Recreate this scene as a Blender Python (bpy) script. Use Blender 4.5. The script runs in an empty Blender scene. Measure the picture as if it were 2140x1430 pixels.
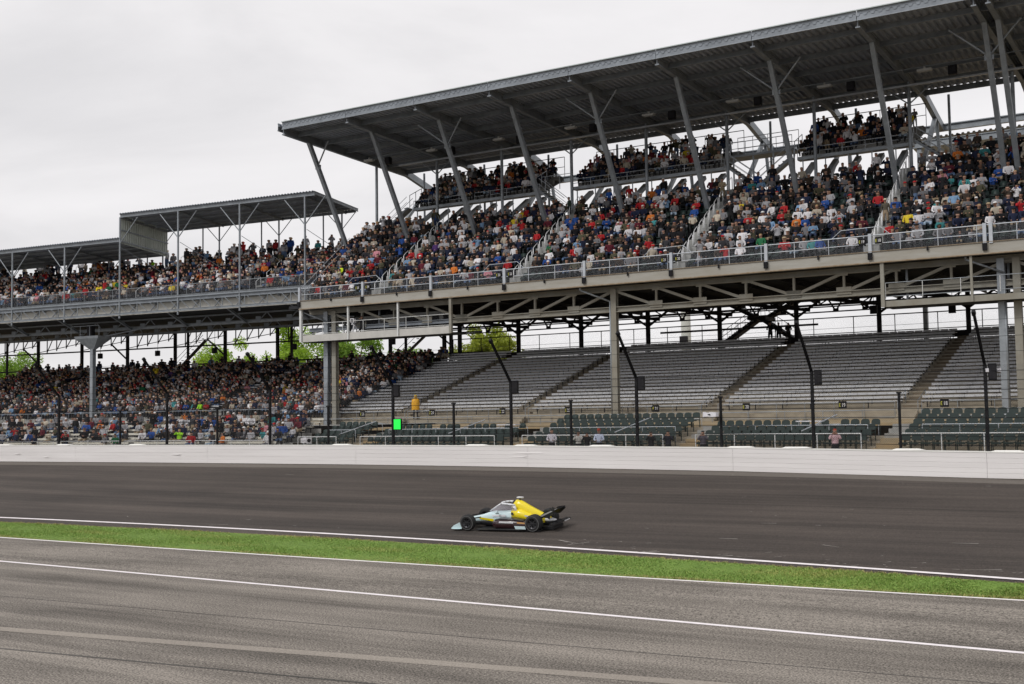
import bpy, bmesh, math, random
import numpy as np
from mathutils import Matrix, Vector
from math import sin, cos, tan, atan, radians, pi, hypot
random.seed(7); RNG = np.random.default_rng(7)
S = bpy.context.scene
COL = S.collection

# ------------------------------------------------------------------ camera, sky, sun, exposure
# world axes: X along the main straight (cars run towards -X), Y outwards from the pit lane, Z up; camera above the origin
FPX = 2500.0
YAW = atan(FPX / 3970.0); PITCH = atan(160.0 / FPX); ROLL = 0.015
cam_d = bpy.data.cameras.new('camera'); cam = bpy.data.objects.new('camera', cam_d); COL.objects.link(cam)
R0 = Vector((cos(YAW), sin(YAW), 0)); FH = Vector((-sin(YAW), cos(YAW), 0)); ZZ = Vector((0, 0, 1))
FW = FH * cos(PITCH) + ZZ * sin(PITCH); U0 = -FH * sin(PITCH) + ZZ * cos(PITCH)
CR = R0 * cos(ROLL) - U0 * sin(ROLL); CU = R0 * sin(ROLL) + U0 * cos(ROLL)
CAMP = Vector((0, 0, 5.3))
cam.matrix_world = Matrix(((CR.x, CU.x, -FW.x, CAMP.x), (CR.y, CU.y, -FW.y, CAMP.y), (CR.z, CU.z, -FW.z, CAMP.z), (0, 0, 0, 1)))
cam_d.sensor_width = 36.0; cam_d.sensor_fit = 'HORIZONTAL'; cam_d.lens = 36.0 * FPX / 2140.0
cam_d.clip_start = 0.2; cam_d.clip_end = 6000
S.camera = cam

SUN_EL = radians(46); SUN_AZ = radians(205)      # azimuth of the sun measured from +Y clockwise
W = bpy.data.worlds.new('World'); S.world = W; W.use_nodes = True
wn = W.node_tree.nodes; wl_ = W.node_tree.links; wn.clear()
wo = wn.new('ShaderNodeOutputWorld'); wb = wn.new('ShaderNodeBackground'); wb.inputs['Strength'].default_value = 0.1
sky = wn.new('ShaderNodeTexSky'); sky.sky_type = 'NISHITA'; sky.sun_disc = False
sky.sun_elevation = SUN_EL; sky.sun_rotation = SUN_AZ
tc = wn.new('ShaderNodeTexCoord'); mp = wn.new('ShaderNodeMapping'); mp.inputs['Scale'].default_value = (1.0, 1.0, 3.2)
nz = wn.new('ShaderNodeTexNoise'); nz.inputs['Scale'].default_value = 2.3; nz.inputs['Detail'].default_value = 7; nz.inputs['Roughness'].default_value = 0.55
nz.inputs['Distortion'].default_value = 0.35
cr = wn.new('ShaderNodeValToRGB')
cr.color_ramp.elements[0].position = 0.33; cr.color_ramp.elements[0].color = (0.70, 0.688, 0.70, 1)
cr.color_ramp.elements[1].position = 0.68; cr.color_ramp.elements[1].color = (0.89, 0.87, 0.88, 1)
e = cr.color_ramp.elements.new(0.5); e.color = (0.815, 0.797, 0.806, 1)
ml = wn.new('ShaderNodeMixRGB'); ml.blend_type = 'MULTIPLY'; ml.inputs['Fac'].default_value = 1; ml.inputs['Color2'].default_value = (10, 10, 10, 1)
mx = wn.new('ShaderNodeMixRGB'); mx.inputs['Fac'].default_value = 0.96
wl_.new(tc.outputs['Generated'], mp.inputs['Vector']); wl_.new(mp.outputs['Vector'], nz.inputs['Vector'])
wl_.new(nz.outputs['Fac'], cr.inputs['Fac']); wl_.new(cr.outputs['Color'], ml.inputs['Color1'])
wl_.new(sky.outputs['Color'], mx.inputs['Color1']); wl_.new(ml.outputs['Color'], mx.inputs['Color2'])
wl_.new(mx.outputs['Color'], wb.inputs['Color']); wl_.new(wb.outputs['Background'], wo.inputs['Surface'])

sun_d = bpy.data.lights.new('sun', 'SUN'); sun = bpy.data.objects.new('sun', sun_d); COL.objects.link(sun)
sun_d.energy = 1.45; sun_d.angle = radians(16); sun_d.color = (1.0, 0.975, 0.94)
sd = Vector((sin(SUN_AZ) * cos(SUN_EL), cos(SUN_AZ) * cos(SUN_EL), sin(SUN_EL)))
sun.rotation_euler = sd.to_track_quat('Z', 'Y').to_euler(); sun.location = (0, -30, 60)

S.view_settings.view_transform = 'Standard'; S.view_settings.look = 'None'
S.view_settings.exposure = 0.12; S.view_settings.gamma = 1.0; S.view_settings.use_curve_mapping = False
S.render.engine = 'CYCLES'; S.cycles.max_bounces = 5; S.cycles.diffuse_bounces = 3; S.cycles.glossy_bounces = 2
S.cycles.transparent_max_bounces = 16; S.cycles.use_denoising = True; S.cycles.caustics_reflective = False; S.cycles.caustics_refractive = False
try: S.cycles.denoiser = 'OPENIMAGEDENOISE'
except Exception: pass

# ------------------------------------------------------------------ projection helper (only used to decide what lies in view and how near)
def cam_xyz(p):
    d = Vector(p) - CAMP; z = d.dot(FW)
    return 1070 + FPX * d.dot(CR) / z, 715 - FPX * d.dot(CU) / z, z

# ------------------------------------------------------------------ materials
MATS = {}
def mat(name, col, rough=0.7, metal=0.0, var=0.0, scale=3.0, bump=0.0, bscale=40.0, spec=0.4, stretch=(1, 1, 1), col2=None):
    if name in MATS: return MATS[name]
    m = bpy.data.materials.new(name); m.use_nodes = True; n = m.node_tree.nodes; l = m.node_tree.links
    b = n['Principled BSDF']; b.inputs['Roughness'].default_value = rough; b.inputs['Metallic'].default_value = metal
    b.inputs['Specular IOR Level'].default_value = spec
    b.inputs['Base Color'].default_value = (*col, 1)
    if var > 0 or col2:
        t = n.new('ShaderNodeTexCoord'); p = n.new('ShaderNodeMapping'); p.inputs['Scale'].default_value = stretch
        x = n.new('ShaderNodeTexNoise'); x.inputs['Scale'].default_value = scale; x.inputs['Detail'].default_value = 6; x.inputs['Roughness'].default_value = 0.65
        g = n.new('ShaderNodeNewGeometry')
        l.new(g.outputs['Position'], p.inputs['Vector']); l.new(p.outputs['Vector'], x.inputs['Vector'])
        r = n.new('ShaderNodeValToRGB'); r.color_ramp.elements[0].position = 0.3; r.color_ramp.elements[1].position = 0.7
        a = col2 if col2 else tuple(c * (1 - var) for c in col); c2 = col if col2 else tuple(min(1, c * (1 + var)) for c in col)
        r.color_ramp.elements[0].color = (*a, 1); r.color_ramp.elements[1].color = (*c2, 1)
        l.new(x.outputs['Fac'], r.inputs['Fac']); l.new(r.outputs['Color'], b.inputs['Base Color'])
        if bump > 0:
            y = n.new('ShaderNodeTexNoise'); y.inputs['Scale'].default_value = bscale; y.inputs['Detail'].default_value = 4
            l.new(g.outputs['Position'], y.inputs['Vector'])
            q = n.new('ShaderNodeBump'); q.inputs['Strength'].default_value = bump; q.inputs['Distance'].default_value = 0.02
            l.new(y.outputs['Fac'], q.inputs['Height']); l.new(q.outputs['Normal'], b.inputs['Normal'])
    MATS[name] = m; return m

GALV = mat('galvanised_steel', (0.27, 0.295, 0.32), 0.5, 0.35, 0.22, 1.6)
GALV_D = mat('weathered_steel', (0.235, 0.26, 0.29), 0.6, 0.1, 0.25, 1.2)
ROOFM = mat('roof_sheet', (0.36, 0.395, 0.455), 0.6, 0.05, 0.2, 0.7)
BEIGE = mat('beige_painted_steel', (0.29, 0.285, 0.25), 0.6, 0.05, 0.18, 0.9, col2=(0.21, 0.19, 0.15))
FASCIA = mat('fascia_concrete', (0.39, 0.382, 0.35), 0.75, 0, 0.14, 1.1, stretch=(0.4, 1, 2.5), col2=(0.31, 0.29, 0.245))
RUSTY = mat('rusty_flange', (0.25, 0.17, 0.10), 0.8, 0, 0.4, 2.5, col2=(0.36, 0.31, 0.24))
WHITEST = mat('white_painted_steel', (0.62, 0.63, 0.62), 0.5, 0, 0.1, 1.5)
RAILM = mat('pale_rail_steel', (0.46, 0.49, 0.53), 0.45, 0.25, 0.12, 2)
DARK = mat('dark_shaded_steel', (0.022, 0.021, 0.024), 0.8, 0.0, 0.3, 1.5, spec=0.2)  # under-deck shade and silhouettes put into the colour; also plain dark fittings
SOFFIT = mat('soffit_shaded_concrete', (0.032, 0.033, 0.036), 0.9, 0, 0.3, 0.6, spec=0.2)  # concrete colour darkened to hold the deep shade under the decks
BLACK = mat('black_paint', (0.008, 0.008, 0.010), 0.6, spec=0.2)
BLACKP = mat('black_plastic', (0.009, 0.009, 0.011), 0.7, spec=0.2)
CONC = mat('concrete_terrace', (0.33, 0.29, 0.225), 0.85, 0, 0.2, 1.4, 0.2, 30)
CONC_G = mat('grey_concrete', (0.30, 0.295, 0.28), 0.85, 0, 0.2, 1.4, 0.2, 30)
TANC = mat('tan_concrete', (0.40, 0.29, 0.155), 0.9, 0, 0.2, 1.2, col2=(0.30, 0.25, 0.17))
ALU = mat('aluminium_bench', (0.55, 0.555, 0.57), 0.5, 0.2, 0.12, 2.2)
CREAMB = mat('cream_bench', (0.62, 0.60, 0.53), 0.6, 0, 0.12, 2.2)
GREENC = mat('green_chair_plastic', (0.014, 0.029, 0.026), 0.55, 0, 0.25, 3.0, spec=0.35)
WALLW = mat('white_wall_paint', (0.82, 0.795, 0.785), 0.5, 0, 0.06, 0.8, stretch=(0.15, 1, 3.5), col2=(0.70, 0.675, 0.665))
CAPW = mat('wall_cap_white', (0.84, 0.83, 0.79), 0.45)
LINEW = mat('painted_white_line', (0.84, 0.79, 0.80), 0.7, 0, 0.12, 3)
PALE = mat('pale_siding', (0.44, 0.47, 0.43), 0.6, 0.05, 0.15, 1.2)
PALEP = mat('pale_deck_panel', (0.50, 0.49, 0.45), 0.7, 0, 0.15, 0.8)
STEPM = mat('aisle_step_metal', (0.31, 0.315, 0.305), 0.6, 0.1, 0.1, 2)
WHITEP = mat('white_handrail', (0.74, 0.75, 0.76), 0.45)
LAMPG = mat('lamp_housing', (0.50, 0.50, 0.48), 0.5)
BARK = mat('bark', (0.10, 0.075, 0.055), 0.9, 0, 0.3, 6)
WHITEPLASTIC = mat('white_plastic', (0.72, 0.71, 0.74), 0.45)

def mesh_screen(name, cover, col, scale):
    """woven wire: diagonal wires with real open gaps"""
    m = bpy.data.materials.new(name); m.use_nodes = True; n = m.node_tree.nodes; l = m.node_tree.links
    b = n['Principled BSDF']; b.inputs['Base Color'].default_value = (*col, 1); b.inputs['Roughness'].default_value = 0.5
    g = n.new('ShaderNodeNewGeometry'); sp = n.new('ShaderNodeSeparateXYZ'); l.new(g.outputs['Position'], sp.inputs['Vector'])
    def tri(op):
        a = n.new('ShaderNodeMath'); a.operation = op; l.new(sp.outputs['X'], a.inputs[0]); l.new(sp.outputs['Z'], a.inputs[1])
        c = n.new('ShaderNodeMath'); c.operation = 'MULTIPLY'; l.new(a.outputs[0], c.inputs[0]); c.inputs[1].default_value = scale
        f = n.new('ShaderNodeMath'); f.operation = 'FRACT'; l.new(c.outputs[0], f.inputs[0])
        s = n.new('ShaderNodeMath'); s.operation = 'LESS_THAN'; l.new(f.outputs[0], s.inputs[0]); s.inputs[1].default_value = cover / 2
        return s
    a, c = tri('ADD'), tri('SUBTRACT')
    x = n.new('ShaderNodeMath'); x.operation = 'MAXIMUM'; l.new(a.outputs[0], x.inputs[0]); l.new(c.outputs[0], x.inputs[1])
    l.new(x.outputs[0], b.inputs['Alpha'])
    MATS[name] = m; return m
CHAIN = mesh_screen('chain_link', 0.16, (0.20, 0.21, 0.23), 14.0)
CATCHM = mesh_screen('catch_fence_mesh', 0.15, (0.03, 0.03, 0.03), 9.0)
CHAIN_D = mesh_screen('dark_chain_link', 0.05, (0.05, 0.05, 0.055), 8.0)

def glass_mat(name, col, alpha):
    m = bpy.data.materials.new(name); m.use_nodes = True; b = m.node_tree.nodes['Principled BSDF']
    b.inputs['Base Color'].default_value = (*col, 1); b.inputs['Roughness'].default_value = 0.08; b.inputs['Alpha'].default_value = alpha
    MATS[name] = m; return m
def paint(name, col, rough=0.25):
    m = mat(name, col, rough); m.node_tree.nodes['Principled BSDF'].inputs['Coat Weight'].default_value = 0.5; return m
def emit(name, col, s):
    m = bpy.data.materials.new(name); m.use_nodes = True; b = m.node_tree.nodes['Principled BSDF']
    b.inputs['Base Color'].default_value = (*col, 1); b.inputs['Emission Color'].default_value = (*col, 1); b.inputs['Emission Strength'].default_value = s
    MATS[name] = m; return m

# ------------------------------------------------------------------ object helpers
WM = {}                                                   # world matrix of every object we parent to
def put(o, parent, Wm):
    COL.objects.link(o); WM[o.name] = Wm
    if parent is not None:
        o.parent = parent; o.matrix_parent_inverse = WM[parent.name].inverted()
    o.matrix_basis = Wm
    return o
def tag(o, label=None, cat=None, group=None, kind=None):
    if label: o['label'] = label
    if cat: o['category'] = cat
    if group: o['group'] = group
    if kind: o['kind'] = kind
    return o
def thing(name, label, cat, loc=(0, 0, 0), group=None):
    o = bpy.data.objects.new(name, None); o.empty_display_size = 0.2
    put(o, None, Matrix.Translation(Vector(loc))); return tag(o, label, cat, group)
def mesh_obj(name, verts, faces, m, parent=None, Wm=None, smooth=False):
    me = bpy.data.meshes.new(name); me.from_pydata([tuple(v) for v in verts], [], faces); me.update()
    if isinstance(m, (list, tuple)):
        for x in m: me.materials.append(x)
    else: me.materials.append(m)
    if smooth: me.polygons.foreach_set('use_smooth', [True] * len(me.polygons))
    return put(bpy.data.objects.new(name, me), parent, Wm or Matrix.Identity(4))
# unit profiles along local X from 0 to 1, cross-section in Y,Z of size 1
def _prof_mesh(kind):
    if kind == 'box': sec = [(-.5, -.5), (.5, -.5), (.5, .5), (-.5, .5)]
    elif kind == 'tube': sec = [(.5 * cos(2 * pi * k / 10), .5 * sin(2 * pi * k / 10)) for k in range(10)]
    elif kind == 'ibeam':
        a = .5; t = .12; w = .14
        sec = [(-a, -a), (a, -a), (a, -a + w), (t, -a + w), (t, a - w), (a, a - w), (a, a), (-a, a), (-a, a - w), (-t, a - w), (-t, -a + w), (-a, -a + w)]
    n = len(sec); v = [(0, y, z) for y, z in sec] + [(1, y, z) for y, z in sec]
    f = [(k, (k + 1) % n, n + (k + 1) % n, n + k) for k in range(n)]
    if kind == 'ibeam':
        caps = [(0, 1, 2, 3, 10, 11), (4, 5, 6, 7, 8, 9), (3, 4, 9, 10)]
        f += [tuple(reversed(c)) for c in caps] + [tuple(n + i for i in c) for c in caps]
    else: f += [tuple(reversed(range(n))), tuple(range(n, 2 * n))]
    return v, f
PROF = {k: _prof_mesh(k) for k in ('box', 'tube', 'ibeam')}
_PC = {}
def prof(kind, m):
    k = (kind, m.name)
    if k not in _PC:
        me = bpy.data.meshes.new(kind + '_' + m.name); me.from_pydata(*[PROF[kind][0], [], PROF[kind][1]]); me.update(); me.materials.append(m)
        if kind == 'tube':
            me.polygons.foreach_set('use_smooth', [len(p.vertices) == 4 for p in me.polygons])
        _PC[k] = me
    return _PC[k]
def beam_matrix(p, q, w, h, up=(0, 0, 1)):
    p = Vector(p); q = Vector(q); d = q - p; L = d.length; x = d / L
    up = Vector(up)
    if abs(x.dot(up)) > 0.999: up = Vector((0, 1, 0))
    y = up.cross(x).normalized(); z = x.cross(y)
    return Matrix(((x.x * L, y.x * w, z.x * h, p.x), (x.y * L, y.y * w, z.y * h, p.y), (x.z * L, y.z * w, z.z * h, p.z), (0, 0, 0, 1)))
def beam(name, p, q, w, h, m, parent, kind='box', up=(0, 0, 1)):
    return put(bpy.data.objects.new(name, prof(kind, m)), parent, beam_matrix(p, q, w, h, up))
def box(name, c, s, m, parent, rz=0):
    M = Matrix.Translation(Vector(c)) @ Matrix.Rotation(rz, 4, 'Z') @ Matrix.Translation(Vector((-s[0] / 2, 0, 0))) @ Matrix.Diagonal((s[0], s[1], s[2], 1))
    return put(bpy.data.objects.new(name, prof('box', m)), parent, M)
class MB:
    """collects boxes, bars and quads into one mesh"""
    def __init__(s): s.v = []; s.f = []; s.mi = []
    def add(s, v, f, mi=0):
        n = len(s.v); s.v += [tuple(x) for x in v]; s.f += [tuple(n + i for i in a) for a in f]; s.mi += [mi] * len(f)
    def beam(s, p, q, w, h, kind='box', up=(0, 0, 1), mi=0):
        M = beam_matrix(p, q, w, h, up); s.add([M @ Vector(v) for v in PROF[kind][0]], PROF[kind][1], mi)
    def box(s, c, sz, mi=0, rz=0):
        M = Matrix.Translation(Vector(c)) @ Matrix.Rotation(rz, 4, 'Z'); x, y, z = sz[0] / 2, sz[1] / 2, sz[2] / 2
        v = [M @ Vector(t) for t in ((-x, -y, -z), (x, -y, -z), (x, y, -z), (-x, y, -z), (-x, -y, z), (x, -y, z), (x, y, z), (-x, y, z))]
        s.add(v, [(3, 2, 1, 0), (4, 5, 6, 7), (0, 1, 5, 4), (1, 2, 6, 5), (2, 3, 7, 6), (3, 0, 4, 7)], mi)
    def loft(s, rings, mi=0, caps=True):
        n = len(rings[0]); v = [p for r in rings for p in r]; f = []
        for i in range(len(rings) - 1):
            for k in range(n): f.append((i * n + k, i * n + (k + 1) % n, (i + 1) * n + (k + 1) % n, (i + 1) * n + k))
        if caps: f += [tuple(reversed(range(n))), tuple((len(rings) - 1) * n + k for k in range(n))]
        s.add(v, f, mi)
    def mesh(s, name, m, smooth=False):
        me = bpy.data.meshes.new(name); me.from_pydata(s.v, [], s.f)
        for x in (m if isinstance(m, (list, tuple)) else [m]): me.materials.append(x)
        me.polygons.foreach_set('material_index', s.mi)
        if smooth: me.polygons.foreach_set('use_smooth', [True] * len(s.f))
        me.update(); return me
    def build(s, name, m, parent=None, Wm=None, smooth=False):
        return put(bpy.data.objects.new(name, s.mesh(name, m, smooth)), parent, Wm or Matrix.Identity(4))

# ------------------------------------------------------------------ course geometry
def v_wall(u): return 57.3 - 0.0012 * (u + 34) ** 2 if u > -110 else 57.3 - 0.0012 * 76 ** 2 + 0.18 * (u + 110)
def z_wall(u):
    return float(np.interp(u, [-130, -79.4, -45, -30, -18.8, -9, 30], [2.76, 2.70, 2.62, 2.54, 2.44, 2.29, 2.1]))
def v_line(u):
    c = max(min(u, 4), -75); v = -0.0019064 * c * c - 0.166737 * c + 35.927
    return v + (-0.18 * (u - 4) if u > 4 else 0) + (0.12 * (u + 75) if u < -75 else 0)
def v_gh(u): return v_line(u) - min(1.5, max(0.32, 0.34 + 0.022 * (-8 - u)))
def v_gl(u):
    c = max(min(u, 10), -80); return 0.000623 * c * c + 0.048694 * c + 36.05
def v_pit(u): return -0.00018 * u * u - 0.03363 * u + 28.31
def z_track(u, v):
    a, b = v_line(u), v_wall(u); t = (v - a) / (b - a)
    return 0.5 + (z_wall(u) - 0.5) * (0.85 * t + 0.15 * t * t)
US = [-320, -260, -200, -160, -135, -120] + list(np.arange(-110, 31, 2.0)) + [36, 44, 60, 90, 140, 200]

def strip(name, rows, m, kind='structure', label=None):
    """rows: list of functions u -> (v, z)"""
    v = []; f = []; n = len(rows)
    for u in US:
        for r in rows:
            y, z = r(u); v.append((u, y, z))
    for i in range(len(US) - 1):
        for k in range(n - 1): f.append((i * n + k, (i + 1) * n + k, (i + 1) * n + k + 1, i * n + k + 1))
    o = mesh_obj(name, v, f, m, smooth=True); tag(o, label, None, None, kind); return o

def asphalt(name, base, base2, streak, patch, agg, rough=0.85):
    m = bpy.data.materials.new(name); m.use_nodes = True; n = m.node_tree.nodes; l = m.node_tree.links
    b = n['Principled BSDF']; b.inputs['Roughness'].default_value = rough; b.inputs['Specular IOR Level'].default_value = 0.35
    g = n.new('ShaderNodeNewGeometry')
    def noise(sc, scale, det=5, rgh=0.6):
        p = n.new('ShaderNodeMapping'); p.inputs['Scale'].default_value = sc; l.new(g.outputs['Position'], p.inputs['Vector'])
        x = n.new('ShaderNodeTexNoise'); x.inputs['Scale'].default_value = scale; x.inputs['Detail'].default_value = det; x.inputs['Roughness'].default_value = rgh
        l.new(p.outputs['Vector'], x.inputs['Vector']); return x.outputs['Fac']
    def ramp(f, lo, hi, a, c):
        r = n.new('ShaderNodeMapRange'); r.inputs['From Min'].default_value = lo; r.inputs['From Max'].default_value = hi
        r.inputs['To Min'].default_value = a; r.inputs['To Max'].default_value = c; l.new(f, r.inputs['Value']); return r.outputs['Result']
    def mul(a, c):
        x = n.new('ShaderNodeMath'); x.operation = 'MULTIPLY'; l.new(a, x.inputs[0]); l.new(c, x.inputs[1]); return x.outputs[0]
    s1 = ramp(noise((0.012, 0.55, 0.3), 1.6, 6, 0.62), 0.3, 0.7, 1 - streak, 1 + streak)
    s2 = ramp(noise((0.05, 3.0, 1.0), 1.4, 4, 0.6), 0.3, 0.7, 1 - streak * 0.45, 1 + streak * 0.45)
    s3 = ramp(noise((0.16, 0.5, 0.3), 0.8, 4), 0.3, 0.7, 1 - patch, 1 + patch)
    s4 = ramp(noise((1, 1, 1), 11.0, 3, 0.8), 0.3, 0.7, 1 - agg * .6, 1 + agg * .6)
    s5 = ramp(noise((1, 1, 1), 21.0, 2, 0.7), 0.32, 0.68, 1 - agg * 1.5, 1 + agg * 1.5)
    t = mul(mul(mul(s1, s2), mul(s3, s4)), s5)
    r = n.new('ShaderNodeMapRange'); r.inputs['From Min'].default_value = 0.45; r.inputs['From Max'].default_value = 1.6; l.new(t, r.inputs['Value'])
    mx = n.new('ShaderNodeMixRGB'); l.new(r.outputs['Result'], mx.inputs['Fac'])
    mx.inputs['Color1'].default_value = (*base, 1); mx.inputs['Color2'].default_value = (*base2, 1)
    l.new(mx.outputs['Color'], b.inputs['Base Color'])
    q = n.new('ShaderNodeBump'); q.inputs['Strength'].default_value = 0.35; q.inputs['Distance'].default_value = 0.01
    l.new(noise((1, 1, 1), 55, 3, 0.7), q.inputs['Height']); l.new(q.outputs['Normal'], b.inputs['Normal'])
    MATS[name] = m; return m
TRACKM = asphalt('track_asphalt', (0.022, 0.018, 0.0155), (0.102, 0.083, 0.071), 0.36, 0.18, 0.26)
STRIPM = asphalt('upper_lane_asphalt', (0.085, 0.073, 0.062), (0.185, 0.165, 0.145), 0.14, 0.12, 0.2)
PITM = asphalt('pit_asphalt', (0.040, 0.034, 0.028), (0.345, 0.309, 0.268), 0.24, 0.24, 0.44)
SEAMM = asphalt('seam_asphalt', (0.20, 0.175, 0.15), (0.40, 0.36, 0.31), 0.1, 0.12, 0.3)
TARM = asphalt('tar_seam', (0.035, 0.032, 0.028), (0.13, 0.12, 0.11), 0.3, 0.3, 0.3)
DIRTM = mat('dry_verge', (0.20, 0.165, 0.10), 0.95, 0, 0.3, 4)
TURFM = mat('turf_soil', (0.17, 0.27, 0.05), 0.95, 0, 0.3, 2.5, col2=(0.11, 0.19, 0.035))
OUTG = mat('outer_ground', (0.16, 0.15, 0.13), 0.95, 0, 0.2, 0.3)

# ground sheet to the horizon (infield level), then the outer ground behind the wall
g0 = mesh_obj('ground', [(-3000, -3000, -0.06), (3000, -3000, -0.06), (3000, 3000, -0.06), (-3000, 3000, -0.06)], [(0, 1, 2, 3)], OUTG)
tag(g0, 'flat grey ground reaching to the horizon', None, None, 'structure')
strip('terrace_ground', [lambda u: (v_wall(u) + 0.35, z_wall(u) - 0.02), lambda u: (v_wall(u) + 1.2, z_wall(u) + 0.25), lambda u: (v_wall(u) + 1.9, z_wall(u) + 0.72), lambda u: (76, 3.2), lambda u: (200, 3.2), lambda u: (600, 3.0)], TANC,
      label='tan paved ground behind the white wall')
strip('pit_lane', [lambda u: (-60, 0), lambda u: (0, 0), lambda u: (16, 0), lambda u: (v_pit(u), 0), lambda u: (v_gl(u) - 0.15, 0.11)], PITM, label='weathered grey pit lane asphalt in the foreground')
strip('verge', [lambda u: (v_gl(u) - 0.15, 0.108), lambda u: (v_gl(u) + 0.1, 0.13), lambda u: (v_gh(u), 0.44)], TURFM, label='sloping turf bed between pit lane and track')
trk = strip('track', [lambda u: (v_gh(u), 0.438)] + [(lambda u, t=t: (v_line(u) + t * (v_wall(u) - v_line(u)), z_track(u, v_line(u) + t * (v_wall(u) - v_line(u))))) for t in np.linspace(0, 1, 9)], TRACKM,
            label='dark banked racing surface of the oval')
def lift(fv, d): return lambda u: (fv(u) + d, 0)
def onsurf(fv, off, zf, lf): return lambda u: (fv(u) + off, zf(u, fv(u) + off) + lf)
strip('upper_lane', [onsurf(v_wall, -1.25, z_track, 0.004), onsurf(v_wall, -0.0, z_track, 0.004)], STRIPM, label='paler strip of asphalt along the foot of the wall')
strip('track_edge_line', [onsurf(v_line, -0.11, lambda u, v: 0.5 - 0.02, 0.022), onsurf(v_line, 0.13, z_track, 0.006)], LINEW, label='white line along the lower edge of the track')
strip('pit_edge_line', [lambda u: (v_gl(u) - 0.40, 0.100), lambda u: (v_gl(u) - 0.16, 0.116)], LINEW, label='thin white line along the near edge of the turf')
strip('pit_lane_line', [lambda u: (v_pit(u) - 0.105, 0.006), lambda u: (v_pit(u) + 0.105, 0.008)], LINEW, label='white line running along the pit lane')
def seam(a, b): return lambda u: a + b * (u + 18)
s_tan = seam(21.15, 0.143)
strip('asphalt_seam', [lambda u: (s_tan(u) - 0.24, 0.005), lambda u: (s_tan(u) + 0.24, 0.005)], SEAMM, label='pale joint between asphalt lanes in the near foreground')
s_t2 = seam(18.9, 0.12)
strip('tar_joint', [lambda u: (s_t2(u) - 0.05, 0.005), lambda u: (s_t2(u) + 0.05, 0.005)], TARM, label='dark tar joint nearest the camera on the pit lane')
s_t3 = seam(24.3, 0.055)
strip('tar_joint', [lambda u: (s_t3(u) - 0.025, 0.005), lambda u: (s_t3(u) + 0.025, 0.005)], TARM, label='thin dark tar joint beyond the pale lane joint')

# small scuffs of white debris on the track
mb = MB()
for k in range(90):
    u = random.uniform(-60, -6); t = random.choice([random.uniform(0.005, 0.09), random.uniform(0.005, 0.05), random.uniform(0.1, 0.97)])
    if random.random() < 0.6: u = random.uniform(-24, -5)
    v = v_line(u) + t * (v_wall(u) - v_line(u)); L = random.uniform(0.03, 0.16) if random.random() < 0.85 else random.uniform(0.3, 0.7); a = random.uniform(-0.5, 0.9)
    w = random.uniform(0.008, 0.022); dx, dy = cos(a) * L, sin(a) * L
    q = [(u - dx - w * sin(a), v - dy), (u + dx, v + dy - w), (u + dx * 0.9, v + dy + w), (u - dx * 0.8, v - dy + w)]
    mb.add([(x, y, z_track(x, y) + 0.008) for x, y in q], [(0, 1, 2, 3)])
tag(mb.build('rubber_debris', mat('debris_pale', (0.42, 0.39, 0.36), 0.9)), 'small pale scuffs and marbles scattered on the track', None, None, 'stuff')

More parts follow.
